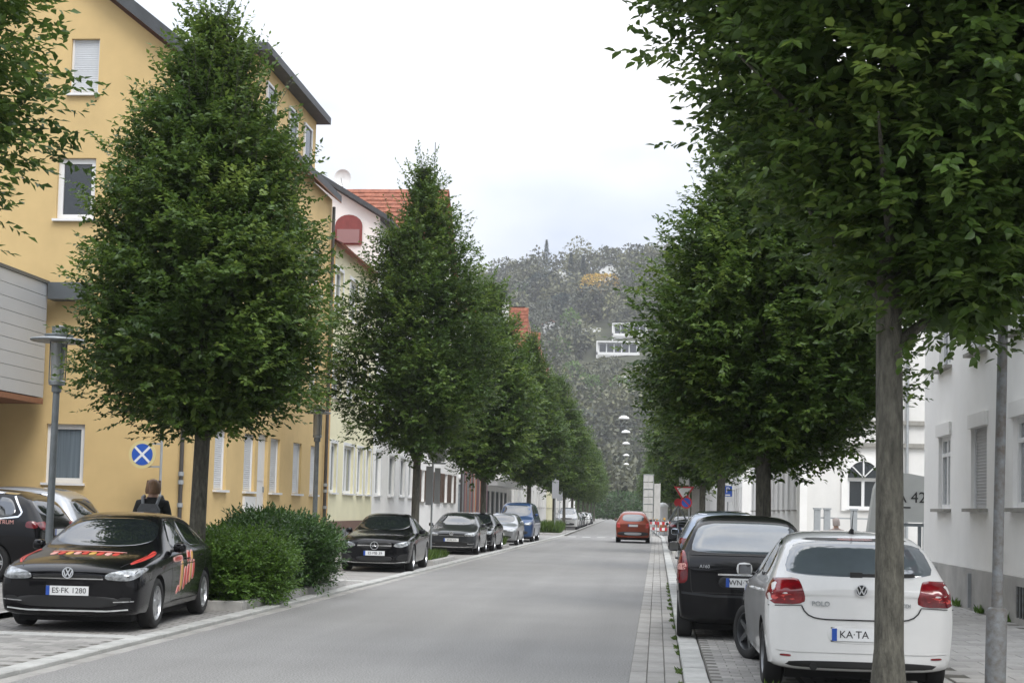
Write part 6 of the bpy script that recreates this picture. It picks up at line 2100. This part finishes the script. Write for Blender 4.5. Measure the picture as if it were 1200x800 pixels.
o = obj('hill_woodland', leaf_mesh('hill_woodland', P_, D_, N_, sz, sz*.75, T_, m_hill), None, None, kind='stuff')
o['label'] = 'grey-green mixed woodland covering the hillside behind the street'
o['category'] = 'woodland'
def hill_tree(label, x, y, r, hz_, mat, seed, cone=False, n=900, size=1.0, lift_=1.5):
    gg2 = np.random.default_rng(seed)
    z = hz(x, y)-.3
    t = thing('conifer_tree' if cone else 'hillside_tree', label, 'tree', (x, y, z))
    p, D, N = far_crown(gg2, n, r, hz_/2, lift_, 1, cone)
    s_ = size*gg2.uniform(.6, 1.3, n)
    obj('crown', leaf_mesh('crown', p, D, N, s_, s_*.6, gg2.normal(.5, .22, n), mat), t, kind='stuff')
    MB().tube([(0, 0, -.5), (0, 0, hz_*.6+lift_)], [.35, .12], 7).build('trunk', m_bark, t)
hill_tree('round autumn-yellow tree on the upper hillside', -25.7, 622, 8.0, 9.0, m_hill_yel, 1, n=1500, size=1.1, lift_=2.2)
for i, (x, y, r, h_) in enumerate(((-54.0, 690, 2.6, 17), (-59.6, 699, 1.6, 11), (-40.1, 652, 2.4, 15), (-34.2, 645, 2.2, 14), (-63.5, 700, 2.2, 10))):
    hill_tree(['tall slim conifer standing above the ridge', 'narrow dark cypress left of the tall ridge conifer', 'dark conifer left of the yellow tree on the ridge', 'dark conifer just beside the yellow tree', 'short dark conifer at the left of the ridge'][i], x, y, r, h_, m_hill_con, 10+i, True, 900, .75)
for i, (x, y, r, h_) in enumerate(((-48.6, 647, 4.5, 8), (-55, 655, 3.5, 7), (-30, 600, 5, 8), (-41, 610, 4, 7), (-66, 690, 5.5, 10), (-75, 706, 8, 15))):
    hill_tree(['blue-green round tree in the upper middle of the hillside', 'dark round tree left of the blue-green tree', 'dark broad tree below the yellow tree', 'dark tree above the red-roofed hillside house', 'broad dark oak on the ridge left', 'large dome-shaped tree at the left end of the ridge'][i], x, y, r, h_, m_hill_con if i < 4 else m_hill, 30+i, False, 900, 1.3)
for i, (x, y, r, h_) in enumerate(((-62.3, 660, 4.5, 4), (-34.5, 572, 3.6, 11), (-36.9, 543, 4.5, 9), (-23.7, 500, 4.5, 8), (-13.6, 498, 4, 7), (-30, 515, 4.5, 8))):
    hill_tree(['light green shrub patch high on the left slope', 'fresh green poplar beside the white hillside wall', 'fresh green tree low on the slope by the far roofs', 'bright green tree at the foot of the hill', 'bright green tree at the foot of the hill on the right', 'light green tree between the lower slope trees'][i], x, y, r, h_, m_hill_lt, 50+i, False, 700, 1.1)
hill_tree('wide grey-green dome tree below the white villas', -17.5, 517, 9, 8, m_hill, 70, False, 1500, 1.2)

# houses on the hill
m_villa = M('villa_white', (.78, .78, .77), .8, var=.03)
def villa(name, label, x, y, w, d, h, storeys=1, flat=True, roofm=None, rz=0.):
    z = hz(x, y)
    t = thing(name, label, 'house', (x, y, z), rz, 'houses on the hillside')
    MB().box(-w/2, w/2, 0, d, -2.5, h).build('wall', m_villa, t)
    if flat:
        MB().box(-w/2-.5, w/2+.5, -1.2, d, h, h+.5).build('roof_slab', m_villa, t)
        MB().box(-w/2-.5, w/2+.5, -1.2, -.9, -.1, .9).build('terrace_parapet', m_villa, t)
        MB().box(-w/2-.5, -w/2, -1.2, -.2, -2, h).build('side_wall', m_villa, t)
        n = max(2, int(w/2.6))
        for i in range(n):
            a = -w/2+.6+i*(w-1)/n
            f = MB().box(a, a+(w-1)/n-.35, -.08, -.02, .9, h-.4).build('window', m_villa if False else m_metal_grey, t)
            MB().box(a+.08, a+(w-1)/n-.43, -.11, -.085, 1.0, h-.5).build('pane', m_pane, f)
    else:
        r = MB()
        r.obox((-w/2-.4, -.5, h-.1), (w/2+.4, 0, w*.28), (0, d+1, 0), (0, 0, .3)).obox((w/2+.4, -.5, h-.1), (-w/2-.4, 0, w*.28), (0, d+1, 0), (0, 0, .3))
        r.build('roof', roofm or m_roof_dark, t)
        MB().add([(-w/2, 0, h), (w/2, 0, h), (0, 0, h+w*.28-.1)], ((0, 1, 2),)).build('gable', m_villa, t)
        for i in range(2):
            f = MB().box(-w*.3+i*w*.35, -w*.3+i*w*.35+1.4, -.06, -.01, .8, 2.4).build('window', m_white_frame, t)
            MB().box(-w*.3+i*w*.35+.1, -w*.3+i*w*.35+1.3, -.09, -.065, .9, 2.3).build('pane', m_pane, f)
    return t
villa('hillside_villa', 'lower flat-roofed white villa with long glazed terrace on the hill', -15.5, 549, 15, 9, 4.6)
villa('hillside_villa', 'upper flat-roofed white villa with chimney mast on the hill', -11.5, 569, 13, 9, 4.4)
villa('hillside_villa', 'small white villa at the foot of the hill above the street', -9.5, 511, 9, 7, 4.0)
villa('hillside_house', 'red-roofed white house half hidden among the hillside trees', -43.4, 586, 6.5, 7, 3.6, 1, False, m_red_tile)
villa('hillside_house', 'white house with pitched roof on the ridge left of centre', -46.5, 672, 8, 8, 4.0, 1, False)
villa('hillside_house', 'white gabled house on the ridge near the yellow tree', -23.0, 657, 9, 8, 4.2, 1, False)
wl = obj('terrace_wall', MB().box(-8, 8, 0, .6, -1.5, 2.0).box(-8.2, 8.2, -.1, .7, 2.0, 2.2).mesh('terrace_wall', m_villa), None, (-31.5, 581, hz(-31.5, 581)))
tag(wl, 'long pale terrace wall across the hillside left of the villas', 'wall')

# bushes closing the far end of the street
for i, (x, y, r) in enumerate(((-13.5, 285, 3.5), (-9.5, 290, 3.0), (-6.0, 287, 3.4), (-2.5, 292, 3.2), (-17.5, 290, 4.0))):
    gg2 = np.random.default_rng(90+i)
    t = thing('street_end_shrub', ['dark hedge bush at the far end of the street, second from left', 'dark hedge bush closing the street end in the middle', 'round bush at the street end right of the middle', 'rightmost bush closing the far street end', 'leftmost large bush at the far street end'][i], 'shrub', (x, y, 0))
    p, D, N = far_crown(gg2, 900, r, r*.8, .1, 1)
    p[:, 2] = np.maximum(p[:, 2], .1)
    s_ = gg2.uniform(.3, .7, 900)
    obj('foliage', leaf_mesh('foliage', p, D, N, s_, s_*.6, gg2.normal(.35, .15, 900), m_leaf_dark), t, kind='stuff')
    MB().tube([(0, 0, -.1), (0, 0, r)], [.15, .05], 6).build('stem', m_twig, t)

# ------------------------------------------------------------------ haze
mh = bpy.data.materials.new('haze')
mh.use_nodes = True
mh.node_tree.nodes.clear()
ho = mh.node_tree.nodes.new('ShaderNodeOutputMaterial')
hv = mh.node_tree.nodes.new('ShaderNodeVolumePrincipled')
hv.inputs['Color'].default_value = (.95, .96, 1.0, 1)
hv.inputs['Density'].default_value = HAZE
hv.inputs['Anisotropy'].default_value = .2
mh.node_tree.links.new(hv.outputs[0], ho.inputs['Volume'])
if HAZE > 0:
    MB().box(-1600, 1600, -700, 1900, -1.1, 190).build('haze', mh, kind='stuff')
